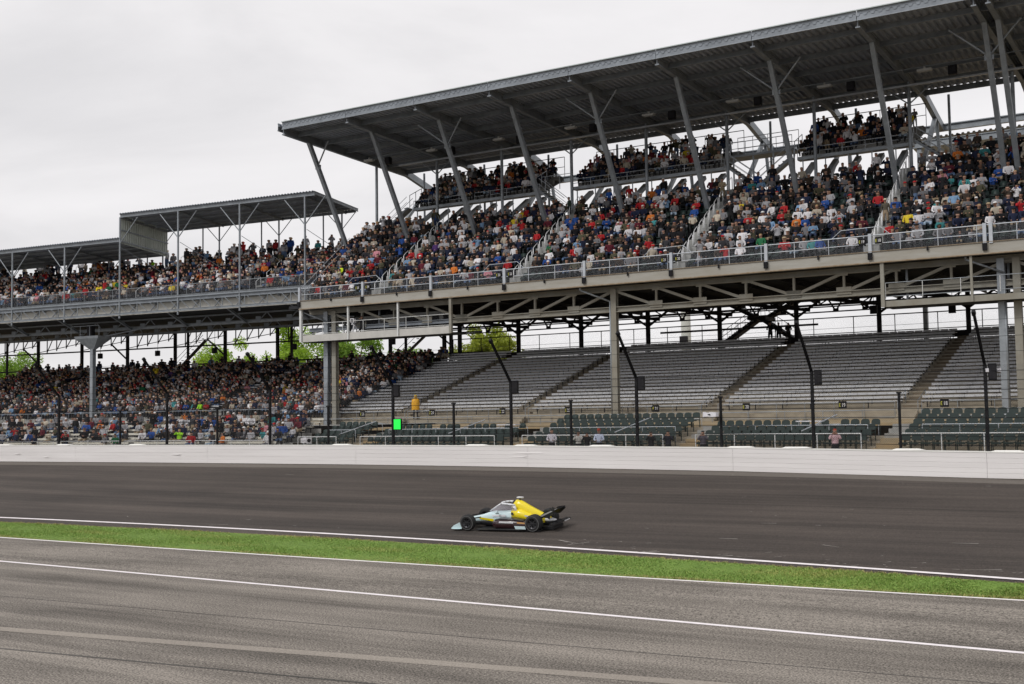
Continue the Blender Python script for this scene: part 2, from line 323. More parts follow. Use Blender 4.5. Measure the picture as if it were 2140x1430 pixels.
# turf blades
def turf():
    n = 230000
    u = RNG.uniform(-96, 8, n); t = RNG.random(n) ** 0.95
    gl = 0.000623 * np.clip(u, -80, 10) ** 2 + 0.048694 * np.clip(u, -80, 10) + 36.05
    gh = np.array([v_gh(x) for x in u])
    jag = 0.10 * np.sin(u * 3.1) * np.sin(u * 7.7 + 1) + 0.05 * np.sin(u * 19.0)
    v = gl - 0.10 + (gh + 0.05 + jag - gl + 0.10) * t
    z = 0.12 + (0.44 - 0.12) * np.clip((v - gl) / (gh - gl), 0, 1)
    h = RNG.uniform(0.028, 0.062, n) * (0.8 + 0.5 * np.sin(u * 0.7) * np.sin(v * 2.0))
    a = RNG.uniform(0, 2 * pi, n); w = RNG.uniform(0.010, 0.022, n)
    lx = RNG.normal(0, 0.04, n); ly = RNG.normal(0, 0.04, n)
    P = np.empty((n, 3, 3), np.float32)
    P[:, 0] = np.stack([u - np.cos(a) * w, v - np.sin(a) * w, z - 0.01], 1)
    P[:, 1] = np.stack([u + np.cos(a) * w, v + np.sin(a) * w, z - 0.01], 1)
    P[:, 2] = np.stack([u + lx, v + ly, z + h], 1)
    me = bpy.data.meshes.new('grass'); me.vertices.add(3 * n); me.vertices.foreach_set('co', P.reshape(-1))
    me.loops.add(3 * n); me.loops.foreach_set('vertex_index', np.arange(3 * n, dtype=np.int32))
    me.polygons.add(n); me.polygons.foreach_set('loop_start', np.arange(0, 3 * n, 3, dtype=np.int32))
    at = me.color_attributes.new('tint', 'FLOAT_COLOR', 'POINT')
    edge = np.clip(np.minimum(t / 0.10, (1 - t) / 0.10), 0, 1)
    pat = 0.5 + 0.5 * np.sin(u * 0.55 + np.sin(v * 1.3) * 1.5) * np.sin(v * 2.6 + u * 0.21)
    dry = np.clip(RNG.normal(0.10, 0.16, n) + 0.85 * (1 - edge) + 0.75 * np.clip(pat - 0.55, 0, 1) + 0.25 * np.clip((u + 22) / 18, 0, 1) * np.clip(pat, 0, 1), 0, 1)
    gcol = np.array([0.195, 0.335, 0.058]); dcol = np.array([0.46, 0.42, 0.14])
    c = gcol[None] * (1 - dry[:, None]) + dcol[None] * dry[:, None]; c = c * (1 - .5 * (1 - edge)[:, None]) + np.array([.30, .23, .12])[None] * (.5 * (1 - edge))[:, None]; c *= RNG.uniform(0.7, 1.2, (n, 1))
    c4 = np.concatenate([np.repeat(c, 3, 0), np.ones((3 * n, 1))], 1).astype(np.float32); at.data.foreach_set('color', c4.reshape(-1))
    me.update(); me.validate()
    m = bpy.data.materials.new('grass_blade'); m.use_nodes = True; nn = m.node_tree.nodes; b = nn['Principled BSDF']; b.inputs['Roughness'].default_value = 0.7
    x = nn.new('ShaderNodeVertexColor'); x.layer_name = 'tint'; m.node_tree.links.new(x.outputs['Color'], b.inputs['Base Color']); me.materials.append(m)
    o = put(bpy.data.objects.new('grass', me), None, Matrix.Identity(4)); tag(o, 'short green turf strip between pit lane and track', None, None, 'stuff')
turf()

# ------------------------------------------------------------------ white barrier wall: stacked steel tubes on posts, plus concrete wall and cap behind
def wall():
    t = thing('barrier_wall', 'long white barrier wall along the outer edge of the track', 'wall', (-30, v_wall(-30), z_wall(-30)))
    L = 12.2; u = -120.5; hs = [0.222, 0.222, 0.222, 0.222, 0.222]
    while u < 16:
        a, b = u, u + L - 0.012
        for k in range(5):
            j = random.uniform(-0.004, 0.004); d = 0.075
            z0 = [z_wall(x) + 0.012 + 0.226 * k for x in (a, b)]
            v = []
            for x, z in ((a, z0[0]), (b, z0[1])):
                y = v_wall(x) - d + j
                for yy, zz in ((0, 0.008), (0.007, 0), (0.14, 0), (0.14, 0.2225), (0.007, 0.2225), (0, 0.2145)): v.append((x, y + yy, z + zz))
            n = 6; f = [(i, (i + 1) % n, n + (i + 1) % n, n + i) for i in range(n)] + [tuple(reversed(range(n))), tuple(range(n, 2 * n))]
            mesh_obj('panel', v, f, WALLW, t)
        # dents left by old impacts, pressed pads standing proud
        # concrete wall and cap
        v = []
        for x in (a, u + L):
            y = v_wall(x) + 0.085; z = z_wall(x)
            v += [(x, y, z), (x, y + 0.30, z), (x, y + 0.30, z + 1.15), (x, y, z + 1.15)]
        mesh_obj('wall_block', v, [(0, 4, 5, 1), (1, 5, 6, 2), (2, 6, 7, 3), (3, 7, 4, 0), (0, 1, 2, 3), (7, 6, 5, 4)], CAPW, t)
        v = []
        for x in (a, u + L):
            y = v_wall(x) - 0.085; z = z_wall(x) + 1.152
            v += [(x, y, z), (x, y + 0.52, z), (x, y + 0.52, z + 0.055), (x, y, z + 0.055)]
        mesh_obj('cap', v, [(0, 4, 5, 1), (1, 5, 6, 2), (2, 6, 7, 3), (3, 7, 4, 0), (0, 1, 2, 3), (7, 6, 5, 4)], CAPW, t)
        u += L
    for x in (-88, -83, -79, -73, -66, -48.5, -38.6, -35.3, -30.5, -22.5, -19.6, -14.2, -9.8):   # low cover plates lying on the cap
        z = z_wall(x) + 1.208; y = v_wall(x) + 0.1
        mesh_obj('cover_plate', [(x - .75, y - .16, z), (x + .75, y - .16, z), (x + .75, y + .2, z), (x - .75, y + .2, z), (x - .55, y - .1, z + .06), (x + .45, y - .1, z + .06), (x + .45, y + .14, z + .06), (x - .55, y + .14, z + .06)],
                 [(0, 1, 5, 4), (1, 2, 6, 5), (2, 3, 7, 6), (3, 0, 4, 7), (4, 5, 6, 7)], CAPW, t)
    # shallow dents: slightly bulged patch plates riveted to the face
    for x, k, w in ((-63, 2, 2.6), (-78, 2, 2.0), (-75, 1, 1.6), (-35.2, 3, 2.6), (-36, 2, 1.8)):
        y = v_wall(x) - 0.081; z = z_wall(x) + 0.07 + 0.226 * k
        mesh_obj('patch_plate', [(x - w / 2, y, z), (x + w / 2, y, z), (x + w / 2 - .3, y - .012, z + .04), (x - w / 2 + .3, y - .012, z + .04), (x + w / 2, y, z + .1), (x - w / 2, y, z + .1)],
                 [(0, 1, 2, 3), (3, 2, 4, 5)], WALLW, t)
wall()

# ------------------------------------------------------------------ catch fence: alternating tall bent posts and short straight posts, cables, mesh
BENT = [-81.2, -74.0 + 0.2, -63.5, -54.5, -44.76, -36.4, -28.45, -18.8, -10.7, -2.4]
SHORT = [-86, -79.9, -67.84, -59.0, -49.75, -40.35, -32.5, -23.65, -14.6, -6.3]
BENT[0] = -90.5
def fence():
    t = thing('catch_fence', 'black steel catch fence with bent posts above the white wall', 'fence', (-30, v_wall(-30) + .25, z_wall(-30) + 1.2))
    for i, u in enumerate(BENT):
        y = v_wall(u) + 0.30; z = z_wall(u) + 1.2
        p = beam('post', (u, y, z - 1.1), (u, y, 7.42), 0.135, 0.14, BLACK, t, 'ibeam')
        beam('arm', (u, y + 0.03, 7.32), (u, y - 2.0, 9.62), 0.11, 0.12, BLACK, p, 'ibeam')
        beam('arm_cap', (u, y - 1.93, 9.54), (u, y - 2.08, 9.70), 0.16, 0.18, BLACK, p)
    for u in SHORT:
        y = v_wall(u) + 0.30; z = z_wall(u) + 1.2
        p = beam('post', (u, y, z - 1.1), (u, y, 6.22), 0.11, 0.11, BLACK, t, 'ibeam')
        beam('post_cap', (u, y, 6.20), (u, y, 6.28), 0.2, 0.2, BLACK, p)
    us = list(np.arange(-100, 6, 3.0))
    for k in range(9):
        h = 0.25 + 0.42 * k
        mb = MB()
        for a, b in zip(us[:-1], us[1:]):
            mb.beam((a, v_wall(a) + 0.16, z_wall(a) + 1.2 + h), (b, v_wall(b) + 0.16, z_wall(b) + 1.2 + h), 0.026, 0.026, 'box')
        mb.build('cable', BLACK, t)
    for k, (dv, z) in enumerate(((-0.55, 7.95), (-1.1, 8.6), (-1.7, 9.3))):
        mb = MB()
        for a, b in zip(us[:-1], us[1:]): mb.beam((a, v_wall(a) + .3 + dv, z), (b, v_wall(b) + .3 + dv, z), 0.014, 0.014, 'box')
        mb.build('cable', BLACK, t)
    allp = sorted(BENT + SHORT)
    for a, b in zip(allp[:-1], allp[1:]):
        mesh_obj('mesh_panel', [(a, v_wall(a) + .16, z_wall(a) + 1.22), (b, v_wall(b) + .16, z_wall(b) + 1.22), (b, v_wall(b) + .16, 7.4), (a, v_wall(a) + .16, 7.4)], [(0, 1, 2, 3)], CATCHM, t)
    return t
fence()

# ------------------------------------------------------------------ chairs, benches
def chair_mesh(m):
    """folding stadium chair facing -Y: rounded back, seat tipped up, side frames"""
    mb = MB(); w = 0.23
    prof_ = [(-w, .55), (-w, .70), (-w * .93, .79), (-w * .6, .845), (0, .86), (w * .6, .845), (w * .93, .79), (w, .70), (w, .55)]
    fr = [(x, .16 + (z - .46) * .18, z) for x, z in prof_]; bk = [(x * .97, y + .035, z) for x, y, z in fr]
    n = len(fr); mb.add(fr + bk, [tuple(range(n)), tuple(reversed(range(n, 2 * n)))] + [(i, n + i, n + i + 1, i + 1) for i in range(n - 1)])
    mb.box((0, -.06, .43), (.44, .42, .04)); mb.box((0, -.255, .405), (.44, .04, .07))
    for s in (-1, 1): mb.beam((s * .235, .12, 0.0), (s * .235, .12, .52), .035, .05)
    return mb.mesh('stadium_chair', m)
CHAIR = chair_mesh(GREENC)
def bench_mesh(name, L, m, seg=0.62):
    """bleacher bench: seat planks and back planks in short bolted lengths on brackets, facing -Y"""
    mb = MB(); x = 0
    while x < L - 0.1:
        e = min(L, x + seg) - 0.03
        mb.box(((x + e) / 2, 0.0, .43), (e - x, .27, .045)); mb.box(((x + e) / 2, .20, .66), (e - x, .03, .15))
        x += seg
    x = .3
    while x < L:
        mb.box((x, .1, .2), (.05, .05, .42), 1); mb.box((x, .225, .54), (.04, .03, .3), 1); x += seg * 3
    return mb.mesh(name, [m, DARK])

# ------------------------------------------------------------------ generic frame: p along, q outward
class Frame:
    def __init__(s, o, ang): s.o = Vector(o); s.a = ang; s.U = Vector((cos(ang), sin(ang), 0)); s.V = Vector((-sin(ang), cos(ang), 0))
    def P(s, p, q, z): return s.o + s.U * p + s.V * q + Vector((0, 0, z))
    def M(s, p, q, z): return Matrix.Translation(s.P(p, q, z)) @ Matrix.Rotation(s.a, 4, 'Z')
MF = Frame((0, 0, 0), 0.0)
LF = Frame((-74.37, 80.14, 0), radians(6.2))

def prism(name, F, pts, p0, p1, m, parent):
    """closed section pts (q,z) extruded along p"""
    n = len(pts); v = [F.P(p0, q, z) for q, z in pts] + [F.P(p1, q, z) for q, z in pts]
    f = [(k, n + k, n + (k + 1) % n, (k + 1) % n) for k in range(n)] + [tuple(range(n)), tuple(reversed(range(n, 2 * n)))]
    return mesh_obj(name, v, f, m, parent)
def terrace(name, F, p0, p1, q0, z0, rows, tread, rise, m, parent, thick=0.5):
    top = []
    for r in range(rows):
        top += [(q0 + r * tread, z0 + r * rise), (q0 + (r + 1) * tread, z0 + r * rise)]
    bot = [(q0 + rows * tread, z0 + (rows - 1) * rise - thick), (q0, z0 - thick)]
    pts = top + bot; n = len(pts)
    pf = p0 if callable(p0) else (lambda r: p0)
    rr = [k // 2 for k in range(2 * rows)] + [rows - 1, 0]
    v = [F.P(pf(r), q, z) for (q, z), r in zip(pts, rr)] + [F.P(p1, q, z) for q, z in pts]
    f = [(k, n + k, n + (k + 1) % n, (k + 1) % n) for k in range(n)] + [tuple(range(n))]
    for r in range(rows):      # end caps in strips
        a = 2 * r
        f += [] 
    return mesh_obj(name, v, f, m, parent)
def corrugated(name, F, p0, p1, q0, q1, z0, z1, m, parent, pitch=0.30, dep=0.075, thick=0.0):
    """trapezoid-ribbed sheet, ribs along q"""
    n = max(1, int(round((p1 - p0) / pitch))); w = (p1 - p0) / n; prof_ = []
    for k in range(n):
        x = p0 + k * w; prof_ += [(x, 0), (x + w * .35, 0), (x + w * .5, dep), (x + w * .85, dep)]
    prof_.append((p1, 0)); v = []
    for x, h in prof_: v += [F.P(x, q0, z0 + h), F.P(x, q1, z1 + h)]
    f = [(2 * i, 2 * i + 2, 2 * i + 3, 2 * i + 1) for i in range(len(prof_) - 1)]
    return mesh_obj(name, v, f, m, parent)
def B(F, name, a, b, w, h, m, parent, kind='box', up=(0, 0, 1)):
    return beam(name, F.P(*a), F.P(*b), w, h, m, parent, kind, up)
def rail_run(F, name, p0, p1, q, z, h, step, m, parent, mids=(0.5,), d=0.05, screen=None, dpost=None):
    """guard rail: top rail and mid rails with posts; optional wire infill"""
    r = B(F, name, (p0, q, z + h), (p1, q, z + h), d * 1.3, d * 1.3, m, parent, 'tube')
    for f in mids: B(F, 'mid_rail', (p0, q, z + h * f), (p1, q, z + h * f), d, d, m, r, 'tube')
    n = max(1, int(round((p1 - p0) / step)))
    for k in range(n + 1):
        x = p0 + (p1 - p0) * k / n; B(F, 'rail_post', (x, q, z), (x, q, z + h), dpost or d, dpost or d, m, r, 'tube')
    if screen: mesh_obj('infill_mesh', [F.P(p0, q + .03, z), F.P(p1, q + .03, z), F.P(p1, q + .03, z + h), F.P(p0, q + .03, z + h)], [(0, 1, 2, 3)], screen, r)
    return r
def many(name, mesh, mats4, parent, kind=None):
    """one stuff part holding copies of a small mesh"""
    nv = len(mesh.vertices); co = np.empty(nv * 3, np.float64); mesh.vertices.foreach_get('co', co); co = co.reshape(-1, 3)
    nl = len(mesh.loops); li = np.empty(nl, np.int32); mesh.loops.foreach_get('vertex_index', li)
    np_ = len(mesh.polygons); ls = np.empty(np_, np.int32); mesh.polygons.foreach_get('loop_start', ls)
    K = len(mats4); V = np.empty((K, nv, 3), np.float32)
    for i, M in enumerate(mats4):
        A = np.array(M); V[i] = co @ A[:3, :3].T + A[:3, 3]
    me = bpy.data.meshes.new(name); me.vertices.add(K * nv); me.vertices.foreach_set('co', V.reshape(-1))
    me.loops.add(K * nl); me.loops.foreach_set('vertex_index', (li[None] + (np.arange(K) * nv)[:, None]).astype(np.int32).reshape(-1))
    me.polygons.add(K * np_); me.polygons.foreach_set('loop_start', (ls[None] + (np.arange(K) * nl)[:, None]).astype(np.int32).reshape(-1))
    mi = np.empty(np_, np.int32); mesh.polygons.foreach_get('material_index', mi); me.polygons.foreach_set('material_index', np.tile(mi, K))
    for m in mesh.materials: me.materials.append(m)
    me.update(); me.validate()
    o = put(bpy.data.objects.new(name, me), parent, Matrix.Identity(4)); o['kind'] = kind or 'stuff'; return o

SEATS = []      # (world matrix base, zone, row, seat index info) collected for the crowd
# ------------------------------------------------------------------ MAIN GRANDSTAND
BAY = [-68.2 + 6.83 * i for i in range(11)]            # roof column lines
U0M, U1M = -66.4, 8.0
AISLE_UP = [-59.4, -46.4, -33.3, -20.3, -7.3]
AISLE_LOW = [-57.4, -46.4, -31.4, -18.5, -6.5]
DK_Q, DK_Z, DK_T, DK_R, DK_N = 73.75, 15.1, 0.95, 0.65, 11
main = thing('covered_grandstand', 'tall double-deck grandstand with overhanging grey roof on leaning columns', 'grandstand', (-40, 75, 3))
# deck slab, fascia, terrace
prism('deck_slab', MF, [(73.0, 14.46), (73.0, 15.1), (73.8, 15.1), (73.8, 14.46)], U0M, U1M, FASCIA, main)
B(MF, 'slab_flange', (U0M, 72.96, 14.43), (U1M, 72.96, 14.43), .16, .07, RUSTY, main)
B(MF, 'slab_flange', (U0M, 72.98, 15.115), (U1M, 72.98, 15.115), .10, .03, RUSTY, main)
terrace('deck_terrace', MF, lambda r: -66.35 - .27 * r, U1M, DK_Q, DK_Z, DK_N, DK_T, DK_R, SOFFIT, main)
# front guard rail with thick posts at each joint
r0 = rail_run(MF, 'deck_railing', U0M, U1M, 73.06, 15.1, 1.02, 2.2, RAILM, main, (0.5,), 0.055, CHAIN)
for k in range(12):
    u = U0M + 6.62 * k
    p = B(MF, 'railing_pier', (u, 73.02, 15.02), (u, 73.02, 16.22), .20, .16, RAILM, main)
    B(MF, 'pier_shoe', (u, 72.9, 14.62), (u, 72.9, 15.04), .26, .12, BLACKP, main)
    B(MF, 'fascia_bracket', (u + 3.4, 72.93, 14.9), (u + 3.4, 72.93, 15.12), .10, .08, BLACKP, main)
B(MF, 'railing_pier', (-13.1, 73.02, 15.02), (-13.1, 73.02, 16.22), .20, .16, RAILM, main)
# sloping end rail
B(MF, 'end_railing', (U0M, 73.1, 16.1), (-68.6, 82, 21.6), .05, .05, RAILM, main, 'tube')
B(MF, 'end_railing', (U0M, 73.1, 15.6), (-68.6, 82, 21.1), .05, .05, RAILM, main, 'tube')
# aisle stairs, handrail hoops, gates
for ai, ua in enumerate(AISLE_UP):
    for r in range(DK_N):
        for hlf in (0, 1):
            box('aisle_step', (ua, DK_Q + r * DK_T + .24 + hlf * .475, DK_Z + r * DK_R + .04 + hlf * DK_R / 2), (.95, .475, .09 + hlf * .3), STEPM, main)
    for r in range(0, DK_N, 1):
        q, z = DK_Q + r * DK_T + .3, DK_Z + r * DK_R + .1
        mb = MB()
        mb.beam((ua, q, z), (ua, q, z + .95), .065, .065, 'tube'); mb.beam((ua, q + .75, z + .5), (ua, q + .75, z + 1.4), .065, .065, 'tube')
        mb.beam((ua, q, z + .93), (ua, q + .1, z + 1.08), .045, .045, 'tube'); mb.beam((ua, q + .1, z + 1.08), (ua, q + .62, z + 1.45), .045, .045, 'tube'); mb.beam((ua, q + .62, z + 1.45), (ua, q + .75, z + 1.38), .045, .045, 'tube')
        mb.build('handrail', WHITEP, main, smooth=True)
    mb = MB()      # raised screen at the foot of the aisle
    a, b = ua - 2.2, ua + .8
    mb.beam((a, 73.2, 16.12), (a + .6, 73.25, 16.62), .04, .04, 'tube'); mb.beam((a + .6, 73.25, 16.62), (b, 73.25, 16.66), .04, .04, 'tube'); mb.beam((b, 73.25, 16.66), (b + .6, 73.2, 16.15), .04, .04, 'tube')
    mb.build('aisle_screen_frame', RAILM, main)
# green chairs on the upper deck (mostly covered by people): one mass
M4 = []
for r in range(DK_N):
    q, z = DK_Q + r * DK_T + .50, DK_Z + r * DK_R
    u = -66.0 - .25 * r; k = 0
    while u < 5:
        if min(abs(u - a) for a in AISLE_UP) > 0.70:
            M4.append(MF.M(u, q, z)); SEATS.append(('up', r, u, MF.M(u, q - .02, z)))
        u += 0.60
for r in range(DK_N, DK_N + 2):      # the right-hand block runs two rows higher
    q, z = DK_Q + r * DK_T + .50, DK_Z + r * DK_R; u = -17.2
    while u < 5:
        if abs(u + 7.3) > .7: M4.append(MF.M(u, q, z)); SEATS.append(('up', r, u, MF.M(u, q - .02, z)))
        u += .60
terrace('upper_block_terrace', MF, -17.6, U1M, DK_Q + DK_N * DK_T, DK_Z + DK_N * DK_R, 2, DK_T, DK_R, SOFFIT, main, .4)
many('deck_chairs', CHAIR, M4, main)
# front truss below the deck with columns
TQ = 74.25; ZT, ZB_ = 14.22, 12.78
COLS = [-64.1, -38.25, -12.4, 13.4]
B(MF, 'truss_top_chord', (U0M, TQ, ZT), (U1M, TQ, ZT), .34, .36, BEIGE, main, 'ibeam')
B(MF, 'truss_bottom_chord', (-52, TQ, ZB_), (U1M, TQ, ZB_), .36, .38, BEIGE, main, 'ibeam')
B(MF, 'truss_bottom_chord', (U0M, TQ, ZB_), (-52, TQ, ZB_), .3, .3, GALV_D, main, 'ibeam')
NP = 8
for c0, c1 in zip(COLS[:-1], COLS[1:]):
    w = (c1 - c0) / NP
    for k in range(NP):
        a, b = c0 + k * w, c0 + (k + 1) * w
        if a > U1M: break
        if k > 0: B(MF, 'truss_post', (a, TQ, ZB_), (a, TQ, ZT), .14, .16, BEIGE, main, 'ibeam')
        if k < NP / 2: B(MF, 'truss_diagonal', (a, TQ, ZT - .1), (b, TQ, ZB_ + .1), .16, .18, BEIGE, main)
        else: B(MF, 'truss_diagonal', (a, TQ, ZB_ + .1), (b, TQ, ZT - .1), .16, .18, BEIGE, main)
        box('gusset_plate', (b if k < NP / 2 else a, TQ - .09, ZB_ + .2), (.95, .03, .46), BEIGE, main)
        box('gusset_plate', (a if k < NP / 2 else b, TQ - .09, ZT - .17), (.55, .03, .26), BEIGE, main)
for c in COLS[:-1]:
    offs = (-.44, .42) if c != -38.25 else (0,)
    for i, o in enumerate(offs):
        B(MF, 'deck_column', (c + o, TQ - .02, 4.9), (c + o, TQ - .02, ZT), .42, .40, BEIGE if (i == 1 or len(offs) == 1) else GALV, main, 'ibeam')
    # rain pipe with elbow
    mb = MB(); mb.beam((c - 2.2, 73.3, 14.4), (c - 2.2, 73.3, 14.2), .14, .14, 'tube'); mb.beam((c - 2.2, 73.3, 14.22), (c - .25, TQ - .2, 13.35), .13, .13, 'tube'); mb.beam((c - .25, TQ - .2, 13.37), (c - .25, TQ - .2, 5.2), .12, .12, 'tube')
    mb.build('rain_pipe', GALV, main, smooth=True)
# concourse floor / soffit above the lower seats, and its joists seen from below
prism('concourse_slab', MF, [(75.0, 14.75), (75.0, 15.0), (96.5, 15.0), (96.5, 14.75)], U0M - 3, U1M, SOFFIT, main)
for i, u in enumerate(np.arange(-66, 8, 3.22)):
    B(MF, 'cross_beam', (u, 75.6, 14.5), (u, 96, 14.5), .18, .42, DARK, main, 'ibeam')
for q in (78.5, 83, 87.5):
    B(MF, 'floor_truss_chord', (U0M, q, 13.4), (U1M, q, 13.4), .14, .16, DARK, main)
    mb = MB(); u = U0M
    while u < U1M:
        mb.beam((u, q, 13.4), (u + 1.6, q, 14.3), .08, .08); mb.beam((u + 1.6, q, 14.3), (u + 3.2, q, 13.4), .08, .08); u += 3.2
    mb.build('floor_truss_web', DARK, main)
# back columns, girts, open-web trusses in silhouette
BCOL = [-66.2, -64.4] + [-57.85 + 6.56 * k for k in range(10)]
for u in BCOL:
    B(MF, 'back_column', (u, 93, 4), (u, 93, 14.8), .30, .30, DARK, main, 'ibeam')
    if u > -60:
        B(MF, 'knee_brace', (u, 93, 13.0), (u - 2.4, 93, 14.6), .16, .16, DARK, main); B(MF, 'knee_brace', (u, 93, 13.0), (u + 2.4, 93, 14.6), .16, .16, DARK, main)
for z, d in ((13.35, .10), (13.75, .09), (14.3, .12)):
    B(MF, 'back_girt', (U0M, 93.1, z), (U1M, 93.1, z), d, d, DARK, main)
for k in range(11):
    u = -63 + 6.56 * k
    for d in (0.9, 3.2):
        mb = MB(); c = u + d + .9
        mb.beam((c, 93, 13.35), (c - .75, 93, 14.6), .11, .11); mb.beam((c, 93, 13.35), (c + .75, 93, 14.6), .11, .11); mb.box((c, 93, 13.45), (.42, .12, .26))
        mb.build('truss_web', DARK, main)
    mb = MB(); mb.beam((u, 90.5, 14.4), (u + 6.3, 93, 13.55), .2, .24); mb.build('sway_brace', DARK, main)
# wire fence behind the top row
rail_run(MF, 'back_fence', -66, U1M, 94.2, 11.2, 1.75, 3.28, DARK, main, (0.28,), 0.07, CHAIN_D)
B(MF, 'rear_light_block', (-66, 94.0, 11.2), (U1M, 94.0, 11.2), .3, .5, DARK, main)  # added to block light coming in from the rear
# lower benches
STEPB = mat('shaded_brown_step', (0.17, 0.135, 0.095), 0.9, 0, 0.3, 1.5)  # brown carries the mostly shade-driven darkness of the aisles
LQ, LZ, LT, LR, LN = 75.6, 5.62, 0.85, 0.268, 20
sec = [-72.0] + AISLE_LOW + [8.0]
terr_b = terrace('lower_terrace', MF, -72, U1M, LQ - .4, LZ, LN, LT, LR, CONC, main, 0.8)
for i, (a, b) in enumerate(zip(sec[:-1], sec[1:])):
    a2, b2 = (a + .55 if i else a), b - .55
    bm_ = bench_mesh('bench', b2 - a2, ALU)
    for r in range(LN):
        put(bpy.data.objects.new('bench', bm_), main, MF.M(a2, LQ + r * LT, LZ + r * LR))
        if i == 0:
            u = a2 + .3
            while u < -64.4: SEATS.append(('low_side', r, u, MF.M(u, LQ + r * LT - .02, LZ + r * LR))); u += .5
    if i:      # aisle side treads
        for r in range(LN):
            box('aisle_step', (a, LQ + r * LT - .18, LZ + r * LR + .07), (1.02, .42, .15), STEPB, main)
# retaining wall, cross aisle, rails in front of the benches
prism('retaining_wall', MF, [(74.6, 3.2), (74.6, 5.35), (75.4, 5.35), (75.4, 3.2)], -72, U1M, CONC, main)
prism('cross_aisle', MF, [(66.4, 4.62), (66.4, 4.78), (74.7, 4.95), (74.7, 4.62)], -56, U1M, TANC, main)
for a, b in zip(sec[:-1], sec[1:]):
    rail_run(MF, 'bench_railing', max(a, -66) + .8, b - .8, 74.5, 5.0, .98, 1.9, GALV, main, (0.05, 0.5), 0.042)
    rail_run(MF, 'aisle_railing', max(a, -66) + 1.6, b - 1.8, 71.0, 4.85, .62, 2.4, GALV, main, (), 0.04)
for a in AISLE_LOW:
    mb = MB()
    for d in (-.6, .6):
        mb.beam((a + d, 74.4, 5.0), (a + d, 74.4, 6.05), .04, .04, 'tube'); mb.beam((a + d, 74.4, 6.02), (a + d, 76.4, 6.72), .04, .04, 'tube'); mb.beam((a + d, 76.4, 5.8), (a + d, 76.4, 6.72), .04, .04, 'tube')
    mb.build('stair_railing', GALV, main, smooth=True)
    for k in range(4): box('stair_step', (a, 74.35 - .3 * k, 4.9 + .16 * (3 - k) - .1), (1.2, .3, .25), CONC, main)
# front chairs along the wall, in blocks between stairs
FA = [-54.2, -49.2, -37.4, -26.6, -15.9, -2.5]
NROW = [5, 4, 6, 4, 6]
FCH = []
def wz(u, d): return (u, v_wall(u) + d)
for bi, (a, b) in enumerate(zip(FA[:-1], FA[1:])):
    n = NROW[bi]
    for r in range(n):
        d = 2.35 + .86 * r; z = 3.42 + .245 * r
        us = np.arange(a + .95, b - .85, .535)
        v = []; f = []
        ends = np.linspace(a + .7, b - .6, 5)
        for x in ends:
            y = v_wall(x) + d
            v += [(x, y - .38, z - .9), (x, y - .38, z - .01), (x, y + .50, z - .01), (x, y + .50, z - .9)]
        for i in range(4): f += [(4 * i, 4 * i + 4, 4 * i + 5, 4 * i + 1), (4 * i + 1, 4 * i + 5, 4 * i + 6, 4 * i + 2), (4 * i + 2, 4 * i + 6, 4 * i + 7, 4 * i + 3)]
        f += [(0, 1, 2, 3), (19, 18, 17, 16)]
        mesh_obj('terrace_step', v, f, CONC if r else TANC, main)
        for u in us:
            if (bi, r) in ((1, n - 1), (3, n - 1)) and random.random() < .12: continue
            FCH.append((cam_xyz((u, v_wall(u) + d, z))[2], Matrix.Translation((u + random.uniform(-.01, .01), v_wall(u) + d, z)) @ Matrix.Rotation(random.uniform(-.03, .03) - .0024 * (u + 34), 4, 'Z')))
    # steps in the stair gap
    for k in range(7):
        y = v_wall(b) + 1.7 + .8 * k
        box('stair_step', (b, y, 3.1 + .23 * k), (1.15, .8, .5), TANC if k < 4 else CONC_G, main)
    # white front rail and the taller rail behind
    ra, rb = a + 1.0, b - .9
    y0 = [v_wall(x) + 1.45 for x in (ra, rb)]
    r1 = beam('front_railing', (ra, y0[0], 4.32), (rb, y0[1], 4.32), .055, .055, WHITEP, main, 'tube')
    nn = max(2, int((rb - ra) / 1.85))
    for k in range(nn + 1):
        t = k / nn; x = ra + (rb - ra) * t; beam('rail_post', (x, y0[0] + (y0[1] - y0[0]) * t, 3.3), (x, y0[0] + (y0[1] - y0[0]) * t, 4.32), .05, .05, WHITEP, r1, 'tube')
    for d, z, hh in ((2.35 + .86 * 1.6, 4.72, 1.0), (2.35 + .86 * n - .1, 5.12 if n > 4 else 4.75, .9)):
        ya = [v_wall(x) + d for x in (ra + .5, rb - .3)]
        r2 = beam('block_railing', (ra + .5, ya[0], z), (rb - .3, ya[1], z), .045, .045, RAILM, main, 'tube')
        for k in range(nn + 1):
            t = k / nn; x = ra + .5 + (rb - ra - .8) * t; y = ya[0] + (ya[1] - ya[0]) * t; beam('rail_post', (x, y, z - hh), (x, y, z), .04, .04, RAILM, r2, 'tube')
    mid = (a + b) / 2 + 2
    beam('stair_handrail', (mid - .8, v_wall(mid) + 2.2, 4.45), (mid + .3, v_wall(mid) + 4.6, 5.25), .06, .06, RAILM, main, 'tube')
FCH.sort(key=lambda x: x[0])
for d, M in FCH[:300]: put(bpy.data.objects.new('stadium_chair', CHAIR), main, M)
if len(FCH) > 300: many('distant_chairs', CHAIR, [M for d, M in FCH[300:]], main)
print('front chairs', len(FCH))

